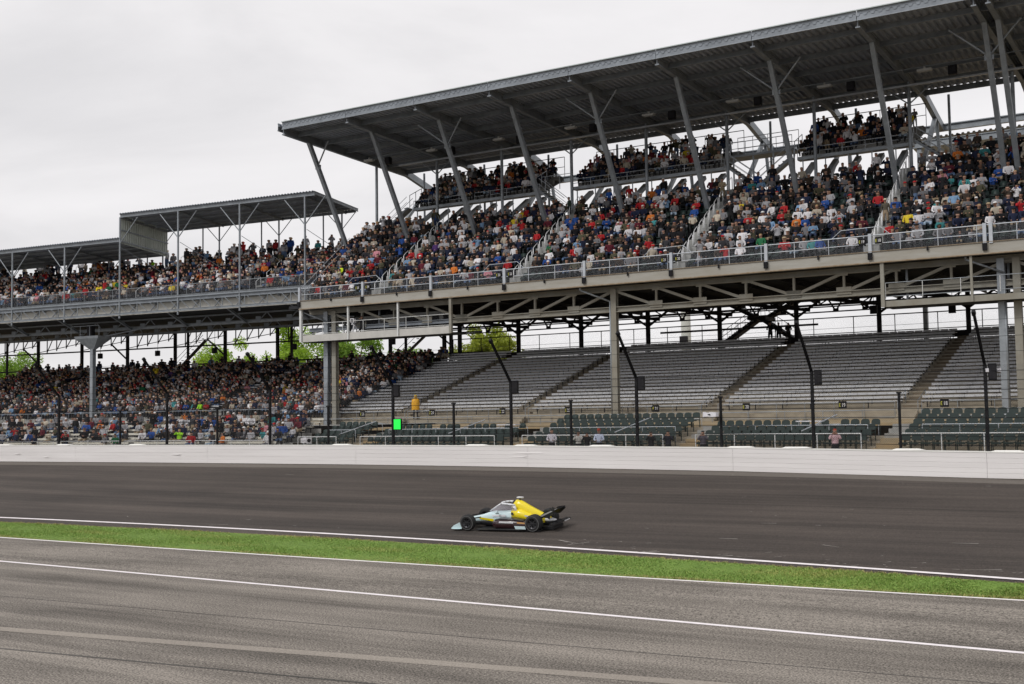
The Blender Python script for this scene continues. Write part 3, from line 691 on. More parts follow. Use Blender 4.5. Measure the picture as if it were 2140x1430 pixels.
# ---------------- roof of the main stand
def zg(q): return 29.4 - 0.045 * (q - 74.0)
RQ0, RQ1 = 73.0, 90.0
for i, u in enumerate(BAY):
    B(MF, 'roof_girder', (u, RQ0 + .1, zg(RQ0)), (u, RQ1, zg(RQ1)), .30, .62, GALV_D, main, 'ibeam')
    B(MF, 'girder_tail', (u, RQ1, zg(RQ1)), (u, 95.5, 27.3), .34, .62, GALV, main, 'box')
    c = B(MF, 'leaning_column', (u, 81.6, 19.9), (u, 76.2, 29.15), .33, .30, GALV, main, 'box', (1, 0, 0))
    if i == 8:
        B(MF, 'leaning_column', (u + .8, 81.6, 19.9), (u + .8, 76.2, 29.15), .33, .30, GALV, main, 'box', (1, 0, 0))
        B(MF, 'roof_girder', (u + .8, RQ0 + .1, zg(RQ0)), (u + .8, RQ1, zg(RQ1)), .30, .62, GALV_D, main, 'ibeam')
    box('base_plate', (u, 81.6, 19.75), (.6, .7, .08), GALV, main)
    if i % 2 == 0:
        for s in ((1,) if i == 0 else (-1, 1)): B(MF, 'knee_brace', (u, 77.35, 27.2), (u + s * 2.1, 76.3, 28.95), .13, .13, GALV, main, 'tube')
        box('brace_plate', (u, 77.4, 27.15), (.55, .12, .35), GALV, main)
    B(MF, 'rear_column', (u, 85.4, 20.6), (u, 85.4, zg(85.4) - .3), .26, .26, GALV, main, 'tube')
    if i % 2: 
        for s in (-1, 1): B(MF, 'rear_brace', (u, 85.4, 27.0), (u + s * 1.9, 85.4, 28.5), .10, .10, GALV, main, 'tube')
    B(MF, 'back_post', (u + 1.6, 90.6, 23.5), (u + 1.6, 90.6, 28.6), .20, .20, GALV, main, 'tube')
    B(MF, 'raking_strut', (u, 88.2, 22.6), (u, 93.6, 28.0), .28, .28, GALV, main, 'box')
    B(MF, 'raking_strut', (u, 95.2, 21.8), (u, 93.6, 28.0), .22, .22, GALV, main, 'box')
B(MF, 'tail_beam', (BAY[0], 95.4, 27.3), (U1M + 2, 95.4, 27.3), .32, .55, GALV, main, 'ibeam')
for q, h, m in ((74.9, .34, GALV_D), (78.0, .34, GALV_D), (81.1, .34, GALV_D), (84.2, .30, GALV_D), (87.2, .30, GALV_D), (89.9, .40, GALV_D)):
    B(MF, 'purlin', (BAY[0] - .4, q, zg(q) + .12), (U1M + 2, q, zg(q) + .12), .16, h, m, main, 'ibeam')
for i in range(len(BAY) - 1):        # fascia in lengths with visible joints
    a, b = BAY[i], BAY[i + 1]
    B(MF, 'roof_fascia', (a + .02, RQ0 - .02, 29.83), (b - .02, RQ0 - .02, 29.83), .10, .62, GALV_D, main, 'box')
    B(MF, 'fascia_lip', (a + .02, RQ0 - .09, 29.54), (b - .02, RQ0 - .09, 29.54), .12, .05, GALV, main)
    B(MF, 'roof_edge_trim', (a + .02, RQ0 - .12, 30.17), (b - .02, RQ0 - .12, 30.17), .16, .06, mat('pale_trim', (0.48, 0.53, 0.53), 0.4, 0.2, 0.1, 1), main)
    corrugated('roof_panel', MF, a, b, RQ0 - .1, RQ1 + .35, zg(RQ0) + .36, zg(RQ1) + .36, ROOFM, main, 0.46, 0.15)
    # loudspeaker, lamp and electrical tray under each bay
B(MF, 'roof_end_trim', (BAY[0] - .42, RQ0 - .1, 29.8), (BAY[0] - .42, RQ1 + .3, 29.05), .10, .66, GALV, main, 'ibeam')
corrugated('roof_panel', MF, BAY[0] - .42, BAY[0], RQ0 - .1, RQ1 + .35, zg(RQ0) + .36, zg(RQ1) + .36, ROOFM, main, 0.42, 0.10)
B(MF, 'cable_tray', (BAY[0] + 3, 84.9, 28.2), (U1M, 84.9, 28.2), .18, .12, RAILM, main)
B(MF, 'roof_sprinkler_pipe', (BAY[0] + 3, 82.0, 28.55), (U1M, 82.0, 28.55), .07, .07, GALV, main, 'tube')

# ---------------- raised boxes at the back of the upper deck
TIERS = [(-64.5, -51.2), (-48.0, -34.6), (-28.8, -20.4)]
TQ0, TZ0, TT, TR, TN = 86.1, 24.45, 0.80, 0.46, 5
for a, b in TIERS:
    prism('box_platform', MF, [(TQ0 - .1, 24.18), (TQ0 - .1, 24.42), (TQ0 + .6, 24.42), (TQ0 + .6, 24.18)], a, b, GALV, main)
    terrace('box_terrace', MF, a, b, TQ0 + .1, TZ0, TN, TT, TR, CONC_G, main, .3)
    rail_run(MF, 'box_railing', a, b, TQ0, 24.4, .66, 1.75, RAILM, main, (0.5,), 0.05)
    rail_run(MF, 'box_back_fence', a, b, 90.4, 26.4, 1.75, 1.6, DARK, main, (0.5,), 0.05)
    for k in range(int((b - a) / 1.7) + 1):
        x = a + .4 + k * 1.7; B(MF, 'box_raker', (x, 85.2, 22.2), (x + .1, 88.4, 24.3), .42, .3, GALV_D, main); B(MF, 'box_hanger', (x, TQ0, 22.2), (x, TQ0, 24.2), .07, .07, GALV, main)
    for s, x in ((-1, a), (1, b)):      # access stairs at each end
        if s < 0 and a == -48.0: continue
        st = B(MF, 'box_stair', (x + s * 2.9, 85.6, 22.4), (x + s * .3, 85.9, 24.4), .85, .16, GALV_D, main)
        for k in range(8):
            t = (k + .5) / 8; box('stair_tread', (x + s * (2.9 - 2.6 * t), 85.6 + .3 * t, 22.5 + 2.0 * t), (.3, .9, .05), STEPM, st)
        for d in (-.45, .45):
            B(MF, 'stair_handrail', (x + s * 2.9, 85.6 + d, 23.4), (x + s * .3, 85.9 + d, 25.4), .05, .05, RAILM, st, 'tube'); B(MF, 'stair_handrail', (x + s * 2.9, 85.6 + d, 22.9), (x + s * .3, 85.9 + d, 24.9), .04, .04, RAILM, st, 'tube')
        mb = MB()
        for k in range(3):
            y = 85.5 + .9 * k; mb.beam((x, y, 24.4 + .45 * k), (x, y, 25.5 + .45 * k), .06, .06, 'tube')
        mb.beam((x, 85.5, 25.5), (x, 87.3, 26.4), .06, .06, 'tube'); mb.build('box_side_rail', RAILM, main, smooth=True)
    for r in range(TN):
        u = a + .4
        while u < b - .3: SEATS.append(('box', r, u, MF.M(u, TQ0 + .1 + r * TT + .35, TZ0 + r * TR))); u += .56

# landing and rails between the second and third box
ld = B(MF, 'landing', (-34.3, 87.2, 25.2), (-29.2, 87.2, 25.2), 1.6, .16, GALV_D, main)
rail_run(MF, 'landing_rail', -34.2, -29.3, 86.4, 25.28, 1.0, 1.2, RAILM, main, (0.5,), .045)
rail_run(MF, 'landing_rail', -34.2, -29.3, 88.0, 25.28, 1.7, 1.2, RAILM, main, (0.5,), .045)
for k in range(4): B(MF, 'landing_post', (-34 + 1.6 * k, 86.5, 22.0), (-34 + 1.6 * k, 86.5, 25.2), .1, .1, GALV, main)
for a in (-50.6, -49.2):
    B(MF, 'gap_rail', (a, 86.0, 24.4), (a, 86.0, 25.6), .06, .06, RAILM, main, 'tube')
B(MF, 'gap_rail', (-50.9, 86.0, 25.6), (-48.1, 86.0, 25.6), .05, .05, RAILM, main, 'tube')
# ---------------- hanging camera platforms below the deck edge
def platform(a, b, zf, label_):
    pg = mat('platform_grey', (0.50, 0.49, 0.46), 0.6, 0, 0.12, 1) if label_ == 'left' else BEIGE; fh = .55 if label_ == 'left' else .36
    t = B(MF, 'camera_platform', (a, 73.15, zf + fh / 2), (b, 73.15, zf + fh / 2), .12, fh, pg, main)
    B(MF, 'platform_floor', (a, 74.2, zf + .05), (b, 74.2, zf + .05), 2.0, .10, SOFFIT, t)
    n = 3
    for k in range(n + 1):
        x = a + (b - a) * k / n; B(MF, 'hanger', (x, 73.08, zf), (x, 73.08, 14.5), .22 if k in (0, n) else .14, .2 if k in (0, n) else .14, BEIGE if (k == n or label_ != 'left') else WHITEST, t, 'ibeam')
    for k in range(2):
        x = a + 1.0 + k * (b - a) * .38; B(MF, 'hanger', (x, 74.9, zf), (x, 74.9, 14.5), .12, .12, GALV, t)
    for z in (zf + .62, zf + 1.45): B(MF, 'platform_rail', (a + .15, 73.1, z), (b, 73.1, z), .045, .045, WHITEST if label_ == 'left' else GALV, t, 'tube')
    m = int((b - a) / 2.1)
    for k in range(m + 1):
        x = a + .15 + (b - a - .15) * k / m; B(MF, 'rail_post', (x, 73.1, zf + .5), (x, 73.1, zf + 1.45), .045, .045, WHITEST, t, 'tube')
    mesh_obj('infill_mesh', [MF.P(a, 73.13, zf + .55), MF.P(b, 73.13, zf + .55), MF.P(b, 73.13, zf + 1.45), MF.P(a, 73.13, zf + 1.45)], [(0, 1, 2, 3)], CHAIN_D, t)
    return t
platform(-66.3, -51.4, 11.75, 'left')
platform(-19.4, -4.0, 11.70, 'right')
# equipment hut standing on the left platform: light panel walls with dark windows
hut = box('equipment_hut', (-57.6, 75.2, 12.75), (8.0, .12, 1.9), mat('hut_grey', (0.24, 0.24, 0.23), 0.7, 0, 0.1, 1), main)
for k in range(4): box('window', (-60.6 + 2.0 * k, 75.10, 13.0), (1.3, .06, .75), BLACK, hut)
# crossing stairs behind the top row (between back columns)
def cross_stairs(u, q):
    st = B(MF, 'back_stair', (u - 3.4, q, 11.1), (u + .2, q, 13.4), 1.0, .3, DARK, main)
    B(MF, 'stair_flight', (u + .2, q + 1.1, 13.3), (u + 3.4, q + 1.1, 14.9), 1.0, .3, DARK, st)
    B(MF, 'stair_flight', (u + 3.6, q - .4, 11.1), (u + .4, q - .4, 13.3), 1.0, .3, DARK, st)
    B(MF, 'stair_flight', (u - .2, q + 1.1, 13.3), (u - 3.2, q + 1.1, 14.9), 1.0, .3, DARK, st)
    B(MF, 'landing', (u - .7, q + .4, 13.3), (u + .9, q + .4, 13.3), 2.4, .22, DARK, st)
    for k in range(8):
        t = k / 7; box('tread', (u - 3.3 + 3.4 * t, q - .5, 11.3 + 2.1 * t), (.3, .06, .1), GALV_D, st); box('tread', (u + .3 + 3.0 * t, q + .58, 13.4 + 1.4 * t), (.3, .06, .1), GALV_D, st)
    for (a, za), (b, zb) in (((u - 3.4, 12.1), (u + .2, 14.4)), ((u + 3.6, 12.1), (u + .4, 14.3)), ((u - 3.4, 11.7), (u + .2, 14.0))):
        B(MF, 'stair_handrail', (a, q - .5, za), (b, q - .5, zb), .05, .05, DARK, st, 'tube')
        for k in range(10):
            t = k / 9; x = a + (b - a) * t; B(MF, 'baluster', (x, q - .5, za + (zb - za) * t - .9), (x, q - .5, za + (zb - za) * t), .025, .025, DARK, st)
cross_stairs(-35.6, 95.2)
for z, a, b in ((12.55, -44.5, -30.5),): B(MF, 'back_beam', (a, 95, z), (b, 95, z), .12, .16, DARK, main)

# ------------------------------------------------------------------ LEFT GRANDSTAND (follows the turn)
left = thing('turn_grandstand', 'double-deck grandstand at left with two stepped shed roofs, packed with spectators', 'grandstand', tuple(LF.P(-20, 5, 3)))
P0, P1 = -62.0, 3.6
LCOL = [2.0 - 7.34 * k for k in range(9)]
prism('deck_slab', LF, [(0.0, 16.95), (0.0, 17.32), (.9, 17.32), (.9, 16.95)], P0, P1, GALV_D, left)
B(LF, 'deck_edge_beam', (P0, -.08, 17.36), (P1, -.08, 17.36), .16, .24, GALV, left, 'ibeam')
B(LF, 'deck_lower_beam', (P0, -.08, 16.05), (P1, -.08, 16.05), .14, .20, GALV, left, 'ibeam')
prism('deck_panel', LF, [(.55, 15.95), (.55, 16.95), (.62, 16.95), (.62, 15.95)], P0, P1, PALEP, left)
k = 0; x = P0
while x < P1 - .5:
    B(LF, 'lattice_bar', (x, .02, 17.2), (x + 1.3, .02, 16.12), .05, .05, GALV_D, left)
    if k % 2 == 0: B(LF, 'lattice_post', (x, .02, 16.1), (x, .02, 17.25), .06, .06, GALV, left)
    else: B(LF, 'lattice_bar', (x + .1, .3, 16.15), (x + .75, .5, 16.9), .14, .05, GALV_D, left)
    x += 1.3; k += 1
for p in LCOL:
    B(LF, 'raking_strut', (p - 3.2, 0, 17.1), (p - 3.2, 5.0, 15.0), .20, .22, GALV_D, left, 'ibeam')
prism('concourse_slab', LF, [(1.0, 16.1), (1.0, 16.4), (22, 16.4), (22, 16.1)], P0, P1 + 4, SOFFIT, left)
for q, z in ((5.0, 15.05), (11, 15.0)):
    B(LF, 'truss_chord', (P0, q, z), (P1 + 2, q, z), .22, .24, GALV_D if q > 6 else GALV, left, 'ibeam')
    B(LF, 'truss_chord', (P0, q, z + .85), (P1 + 2, q, z + .85), .14, .14, GALV_D, left)
    x = P0
    while x < P1:
        B(LF, 'truss_web', (x, q, z), (x + 1.0, q, z + .85), .08, .08, GALV_D, left); B(LF, 'truss_web', (x + 1.0, q, z + .85), (x + 1.83, q, z), .08, .08, GALV_D, left)
        box('truss_gusset', tuple(LF.P(x, q - .06, z + .25)), (.6, .03, .45), GALV_D, left, LF.a); x += 3.66
# deck terrace and railing
LDQ, LDZ, LDT, LDR, LDN = .55, 17.32, .80, .50, 9
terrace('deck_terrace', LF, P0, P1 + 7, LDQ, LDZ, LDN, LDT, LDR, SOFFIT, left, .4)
rail_run(LF, 'deck_railing', P0, P1 - .4, .06, 17.48, .98, 1.85, GALV, left, (), 0.045, CHAIN)
for r in range(LDN):
    p = P0 + 12; 
    while p < P1 + 6.5 + .0:
        if abs((p + 4.8) % 14.6) > 1.3: SEATS.append(('left_up', r, p, LF.M(p, LDQ + .35 + r * LDT, LDZ + r * LDR)))
        p += .56
for k in range(4):
    p = -4.8 - 14.6 * k + .65
    for r in range(LDN): box('aisle_step', tuple(LF.P(p, LDQ + .4 + r * LDT, LDZ + r * LDR + .1)), (1.1, .4, .2), STEPM, left, LF.a)
    for r in range(0, LDN, 2):
        mb = MB(); a = LF.P(p, LDQ + .3 + r * LDT, LDZ + r * LDR); mb.beam(a, a + Vector((0, 0, 1.0)), .05, .05, 'tube'); b = LF.P(p, LDQ + 1.0 + r * LDT, LDZ + r * LDR + .5); mb.beam(b, b + Vector((0, 0, .95)), .05, .05, 'tube'); mb.beam(a + Vector((0, 0, 1)), b + Vector((0, 0, .95)), .05, .05, 'tube')
        mb.build('handrail', WHITEP, left, smooth=True)
# roofs
def left_roof(a, b, z0, z1, q1):
    B(LF, 'roof_edge_beam', (a, 0, z0 - .05), (b, 0, z0 - .05), .14, .30, GALV, left, 'ibeam')
    B(LF, 'roof_back_beam', (a, q1, z1 - .1), (b, q1, z1 - .1), .14, .26, GALV_D, left, 'ibeam')
    for t in (.25, .5, .75): B(LF, 'purlin', (a, q1 * t, z0 + (z1 - z0) * t - .06), (b, q1 * t, z0 + (z1 - z0) * t - .06), .10, .2, GALV_D, left)
    n = int(round((b - a) / 7.34))
    for k in range(n):
        x0, x1 = a + (b - a) * k / n, a + (b - a) * (k + 1) / n
        corrugated('roof_panel', LF, x0, x1, -.25, q1 + .3, z0 + .12, z1 + .06, ROOFM, left, .34, .09)
RQL = 6.6
left_roof(P0, -20.0, 23.35, 22.75, RQL); left_roof(-20.0, 3.1, 25.72, 25.2, RQL)
B(LF, 'roof_rake_trim', (3.12, -.2, 25.75), (3.12, RQL + .3, 25.22), .08, .3, GALV, left, 'ibeam')
# siding that closes the step between the roofs
x0 = 0; n = 22
for k in range(n):
    q = RQL * k / n
    sl = -.6 / RQL * q
    mesh_obj('siding_sheet', [LF.P(-20.02, q + .02, 23.0 + sl), LF.P(-20.02, q + RQL / n * .6, 23.0 + sl), LF.P(-19.96, q + RQL / n * .7, 23.0 + sl), LF.P(-19.96, q + RQL / n * .97, 23.0 + sl),
                              LF.P(-20.02, q + .02, 25.86 + sl * .86), LF.P(-20.02, q + RQL / n * .6, 25.86 + sl * .86), LF.P(-19.96, q + RQL / n * .7, 25.86 + sl * .86), LF.P(-19.96, q + RQL / n * .97, 25.86 + sl * .86)],
             [(0, 1, 5, 4), (1, 2, 6, 5), (2, 3, 7, 6)], PALE, left)
for z in (23.2, 24.3, 25.5): B(LF, 'siding_girt', (-19.88, 0, z), (-19.88, RQL, z - .5), .06, .12, GALV, left)
for p in LCOL:
    zt = 25.55 if p > -20.5 else 23.2; zb = 25.0 if p > -20.5 else 22.6
    B(LF, 'roof_column', (p, -.02, 15.6), (p, -.02, zt), .19, .19, GALV, left, 'tube')
    B(LF, 'roof_column', (p - .3, RQL - .3, 20.9), (p - .3, RQL - .3, zb), .16, .16, GALV_D, left, 'tube'); B(LF, 'roof_column', (p - 2.6, RQL - .05, 20.9), (p - 2.6, RQL - .05, zb), .14, .14, GALV_D, left, 'tube')
    for s in (-1, 1):
        if s < 0 and abs(p + 20) < .3: continue
        B(LF, 'roof_brace', (p, -.02, zt - 2.6), (p + s * 2.25, 0, zt - .15), .10, .10, GALV, left, 'tube')
        B(LF, 'back_brace', (p - .3, RQL - .3, zb - 1.6), (p - .3 + s * 1.5, RQL - .3, zb - .1), .08, .08, GALV_D, left, 'tube')
    B(LF, 'roof_rafter', (p, 0, zt), (p, RQL, zb), .12, .22, GALV_D, left, 'ibeam')
    B(LF, 'tie_rod', (p + .1, .1, zt - 3.0), (p + 2.6, RQL * .6, zt - 5.6), .05, .05, GALV_D, left, 'tube')
# big capital column
for p in (-25.2 - .9, ):
    B(LF, 'deck_column', (p, 2.6, 4.0), (p, 2.6, 13.0), .42, .42, GALV, left, 'ibeam')
    mb = MB(); c = LF.P(p, 2.6, 0)
    rings = []
    for z, s in ((12.9, .24), (14.0, 1.55), (14.25, 1.6)):
        rings.append([LF.P(p - s, 2.6 - s * .6, z), LF.P(p + s, 2.6 - s * .6, z), LF.P(p + s, 2.6 + s * .6, z), LF.P(p - s, 2.6 + s * .6, z)])
    mb.loft(rings); mb.build('column_capital', GALV, left)
    for s in (-1, 1): B(LF, 'capital_brace', (p + s * 1.5, 2.6, 14.2), (p + s * 4.2, 5, 15.0), .1, .1, GALV_D, left)
    ca = rail_run(LF, 'capital_rail', p - 1.9, p + 1.9, 1.5, 14.25, 1.0, 1.27, GALV, left, (), .05)
    box('tool_chest', tuple(LF.P(p + .1, 2.2, 14.85)), (.6, .5, 1.1), DARK, left, LF.a)
# back columns, girts, lighter roof trusses in silhouette
LB = 19.6
for k in range(10):
    p = 6 - 7.3 * k
    B(LF, 'back_column', (p, LB, 4), (p, LB, 16.2), .29, .29, DARK, left, 'ibeam')
    if k % 2: B(LF, 'back_post', (p + 1.9, LB, 4), (p + 1.9, LB, 16.2), .22, .22, DARK, left)
    for j in range(4):
        x = p - 1 - 1.6 * j; d = .75 + .22 * j
        B(LF, 'truss_drop', (x, LB, 16.1), (x, LB, 16.1 - d - .5), .09, .09, DARK, left); B(LF, 'truss_web', (x, LB, 16.1 - d - .4), (x + 1.0, LB, 16.0), .08, .08, DARK, left)
    B(LF, 'sway_chord', (p, LB, 15.2), (p - 7.3, LB, 14.3), .07, .07, DARK, left)
    if k % 2 == 0: B(LF, 'sway_brace', (p - 2.6, LB, 14.9), (p, LB, 12.9), .14, .14, DARK, left)
for z in (14.15, 12.05): B(LF, 'back_girt', (P0, LB, z), (P1 + 6, LB, z), .12, .16, DARK, left)
for p in (-27.5, 2.5):     # stairs at the back, seen in silhouette
    st = B(LF, 'back_stair', (p - 3.0, LB + .6, 11.6), (p + 1.0, LB + .6, 14.8), .5, .12, DARK, left)
    for k in range(9): box('tread', tuple(LF.P(p - 3 + 4 * k / 8, LB + .1, 11.75 + 3.2 * k / 8)), (.3, .06, .08), DARK, st, LF.a)
    for h in (.5, 1.0): B(LF, 'stair_handrail', (p - 3.0, LB + .1, 11.7 + h), (p + 1.0, LB + .1, 14.9 + h), .05, .05, DARK, st, 'tube')
# lower seating on the left: terrace and benches
LLQ, LLZ, LLT, LLR, LLN = 3.2, 6.0, .85, .275, 19
terrace('lower_terrace', LF, P0, P1 + 2, LLQ - .4, LLZ, LLN, LLT, LLR, CONC_G, left, 1.0)
bml = bench_mesh('bench', 13.4, ALU)
for r in range(LLN):
    for k in range(4):
        p0 = 4.5 - 14.6 * (k + 1)
        put(bpy.data.objects.new('bench', bml), left, LF.M(p0, LLQ + r * LLT, LLZ + r * LLR))
        p = p0 + .25
        while p < p0 + 13.2: SEATS.append(('left_low', r, p, LF.M(p, LLQ - .02 + r * LLT, LLZ + r * LLR))); p += .5
prism('retaining_wall', LF, [(2.0, 3.2), (2.0, 5.8), (2.8, 5.8), (2.8, 3.2)], P0, P1 + 4, CONC_G, left)
rail_run(LF, 'bench_railing', P0 + 20, P1 + 2, 1.9, 5.5, 1.0, 1.9, GALV, left, (0.1,), .045)
# front rows beside the wall on the left: cream benches
FB = [-95, -88.5, -82, -75.4, -68.8, -62.2, -55.4]
for a, b in zip(FB[:-1], FB[1:]):
    L = b - a - .5; me = bench_mesh('bench', L, CREAMB, 1.9)
    for r in range(6):
        d = 2.0 + .95 * r; z = 3.3 + .30 * r; x0, x1 = a + .25, b - .25
        y0, y1 = v_wall(x0) + d, v_wall(x1) + d; ang = math.atan2(y1 - y0, x1 - x0)
        put(bpy.data.objects.new('bench', me), left, Matrix.Translation((x0, y0, z)) @ Matrix.Rotation(ang, 4, 'Z'))
        mesh_obj('terrace_step', [(x0 - .3, y0 - .5, z - 1.2), (x1 + .3, y1 - .5, z - 1.2), (x1 + .3, y1 - .5, z), (x0 - .3, y0 - .5, z), (x0 - .3, y0 + .5, z), (x1 + .3, y1 + .5, z)], [(0, 1, 2, 3), (3, 2, 5, 4)], CONC_G, left)
        u = x0 + .3
        while u < x1 - .2:
            SEATS.append(('front', r, u, Matrix.Translation((u, v_wall(u) + d - .02, z)) @ Matrix.Rotation(ang, 4, 'Z'))); u += .52
    ya, yb = v_wall(a) + 1.35, v_wall(b) + 1.35
    r1 = beam('front_railing', (a + .2, ya, 4.12), (b - .2, yb, 4.12), .05, .05, WHITEP, left, 'tube')
    for k in range(5): t = k / 4; beam('rail_post', (a + .2 + (b - a - .4) * t, ya + (yb - ya) * t, 3.2), (a + .2 + (b - a - .4) * t, ya + (yb - ya) * t, 4.12), .045, .045, WHITEP, r1, 'tube')
mesh_obj('front_walkway', [(-98, 57.5, 5.0), (-54, 63.5, 5.0), (-54, 76, 5.05), (-70, 82.5, 5.05), (-125, 76.5, 5.05), (-125, 56, 5.0)], [(0, 1, 2, 3, 4, 5)], CONC_G, left)

# ------------------------------------------------------------------ PEOPLE: continuous skinned bodies
# bones: (name, parent, xyz, radius, class)  classes: 0 skin 1 hair/cap 2 top 3 legs 4 shoes ; bodies face -Y, feet at z=0
def skeleton(kind):
    j = {}
    def a(n, p, x, y, z, r, c): j[n] = (p, (x, y, z), r, c)
    lean = {'lean': -.16, 'phone': -.05, 'back': .05}.get(kind, 0)
    if kind.startswith('stand'):
        a('pel', None, 0, 0, .95, .155, 3); a('sp', 'pel', 0, .01, 1.15, .15, 2); a('ch', 'sp', 0, .01, 1.38, .165, 2); a('cl', 'ch', 0, .005, 1.47, .085, 2); a('nk', 'cl', 0, -.005, 1.54, .064, 0)
        a('hd', 'nk', 0, -.02, 1.63, .112, 0); a('tp', 'hd', 0, -.005, 1.72, .112, 1); a('cr', 'tp', 0, 0, 1.78, .07, 1); a('ns', 'hd', 0, -.125, 1.645, .020, 0)
        for s, n in ((-1, 'r'), (1, 'l')):
            a('sh' + n, 'ch', s * .185, 0, 1.44, .082, 2)
            if kind == 'stand_up': el, ha = (s * .27, -.16, 1.28), (s * .07, -.24, 1.58)
            elif kind == 'stand_hold': el, ha = (s * .27, -.05, 1.18), (s * .10, -.26, 1.16)
            else: el, ha = (s * .26, .03, 1.15), (s * .25, -.06, .92)
            a('el' + n, 'sh' + n, *el, .055, 2); a('wr' + n, 'el' + n, *[(e * .25 + h * .75) for e, h in zip(el, ha)], .042, 2); a('ha' + n, 'wr' + n, *ha, .04, 0)
            a('hp' + n, 'pel', s * .10, 0, .88, .115, 3); a('kn' + n, 'hp' + n, s * .12, -.02, .50, .075, 3); a('an' + n, 'kn' + n, s * .13, .02, .10, .052, 4); a('to' + n, 'an' + n, s * .14, -.15, .045, .045, 4)
    elif kind == 'driver':
        a('pel', None, 0, 0, .16, .15, 2); a('sp', 'pel', 0, .10, .34, .15, 2); a('ch', 'sp', 0, .20, .54, .16, 2); a('nk', 'ch', 0, .22, .67, .08, 1)
        a('hd', 'nk', 0, .20, .78, .13, 1); a('tp', 'hd', 0, .21, .88, .10, 1)
        for s, n in ((-1, 'r'), (1, 'l')):
            a('sh' + n, 'ch', s * .19, .18, .58, .07, 2); a('el' + n, 'sh' + n, s * .24, -.08, .46, .05, 2); a('ha' + n, 'el' + n, s * .13, -.30, .50, .04, 2)
            a('hp' + n, 'pel', s * .09, -.08, .15, .09, 3); a('kn' + n, 'hp' + n, s * .10, -.50, .28, .065, 3); a('an' + n, 'kn' + n, s * .09, -.88, .20, .045, 4)
    else:
        L = lean
        a('pel', None, 0, .02, .55, .16, 3); a('sp', 'pel', 0, .02 + L * .4, .75, .155, 2); a('ch', 'sp', 0, .02 + L, .98, .168, 2); a('cl', 'ch', 0, .01 + L * 1.08, 1.07, .088, 2); a('nk', 'cl', 0, L * 1.15, 1.135, .064, 0)
        a('hd', 'nk', 0, L * 1.25 - .02, 1.225, .112, 0); a('tp', 'hd', 0, L * 1.25 - .005, 1.315, .112, 1); a('cr', 'tp', 0, L * 1.25, 1.375, .07, 1); a('ns', 'hd', 0, L * 1.25 - .125, 1.24, .020, 0)
        for s, n in ((-1, 'r'), (1, 'l')):
            a('sh' + n, 'ch', s * .19, L + .02, 1.045, .084, 2)
            if kind == 'cross': el, ha = (s * .27, L - .06, .80), (-s * .07, L - .22, .84)
            elif kind == 'eyes': el, ha = (s * .28, L - .20, .92), (s * .07, L - .19, 1.18)
            elif kind == 'phone': el, ha = (s * .26, L - .08, .78), (s * .06, L - .28, .88)
            elif kind == 'lean': el, ha = (s * .25, L - .06, .78), (s * .12, -.40, .66)
            else: el, ha = (s * .27, L - .03, .78), (s * .13, -.26, .68)
            a('el' + n, 'sh' + n, *el, .056, 2); a('wr' + n, 'el' + n, *[(e * .25 + h * .75) for e, h in zip(el, ha)], .044, 2); a('ha' + n, 'wr' + n, *ha, .042, 0)
            k = .08 if kind != 'back' else .15
            a('hp' + n, 'pel', s * .10, -.05, .53, .115, 3); a('kn' + n, 'hp' + n, s * (.10 + k * .6), -.42, .54, .078, 3); a('an' + n, 'kn' + n, s * (.10 + k * .5), -.40, .10, .053, 4); a('to' + n, 'an' + n, s * (.12 + k * .5), -.55, .05, .046, 4)
    return j
def body(kind, sub):
    j = skeleton(kind); names = list(j); idx = {n: i for i, n in enumerate(names)}
    me = bpy.data.meshes.new('tmp'); me.from_pydata([j[n][1] for n in names], [(idx[j[n][0]], idx[n]) for n in names if j[n][0]], [])
    o = bpy.data.objects.new('tmp', me); COL.objects.link(o)
    md = o.modifiers.new('Skin', 'SKIN'); md.use_smooth_shade = True
    sv = me.skin_vertices[0].data
    for n in names: r = j[n][2]; sv[idx[n]].radius = (r, r * (.8 if n in ('ch', 'sp', 'pel') else 1)); sv[idx[n]].use_root = (n == 'pel')
    if sub: s = o.modifiers.new('Sub', 'SUBSURF'); s.levels = sub; s.render_levels = sub
    dg = bpy.context.evaluated_depsgraph_get(); dg.update()
    ev = bpy.data.meshes.new_from_object(o.evaluated_get(dg)); bpy.data.objects.remove(o); bpy.data.meshes.remove(me)
    pts = np.array([j[n][1] for n in names]); cls = []
    segs = [(np.array(j[j[n][0]][1]), np.array(j[n][1]), j[n][3], n) for n in names if j[n][0]]
    hd = np.array(j['hd'][1])
    for p in ev.polygons:
        c = np.array(p.center); best = None
        for s0, s1, k, n in segs:
            d = s1 - s0; t = np.clip(np.dot(c - s0, d) / np.dot(d, d), 0, 1); q = np.linalg.norm(c - (s0 + t * d))
            kk = k if t > .35 else j[j[n][0]][3]
            if n.startswith(('sh', 'hp')): kk = k
            if n == 'nk': kk = 2 if t < .7 else 0
            if best is None or q < best[0]: best = (q, kk, n)
        k = best[1]
        if best[2] in ('hd', 'tp', 'cr', 'ns', 'nk') and c[2] > hd[2] - .10:
            k = 1 if (c[2] > hd[2] + .06 or (c[1] > hd[1] - .012 and c[2] > hd[2] - .05)) else 0
            if kind == 'driver': k = 1
        cls.append(k)
    return ev, np.array(cls, np.int32)

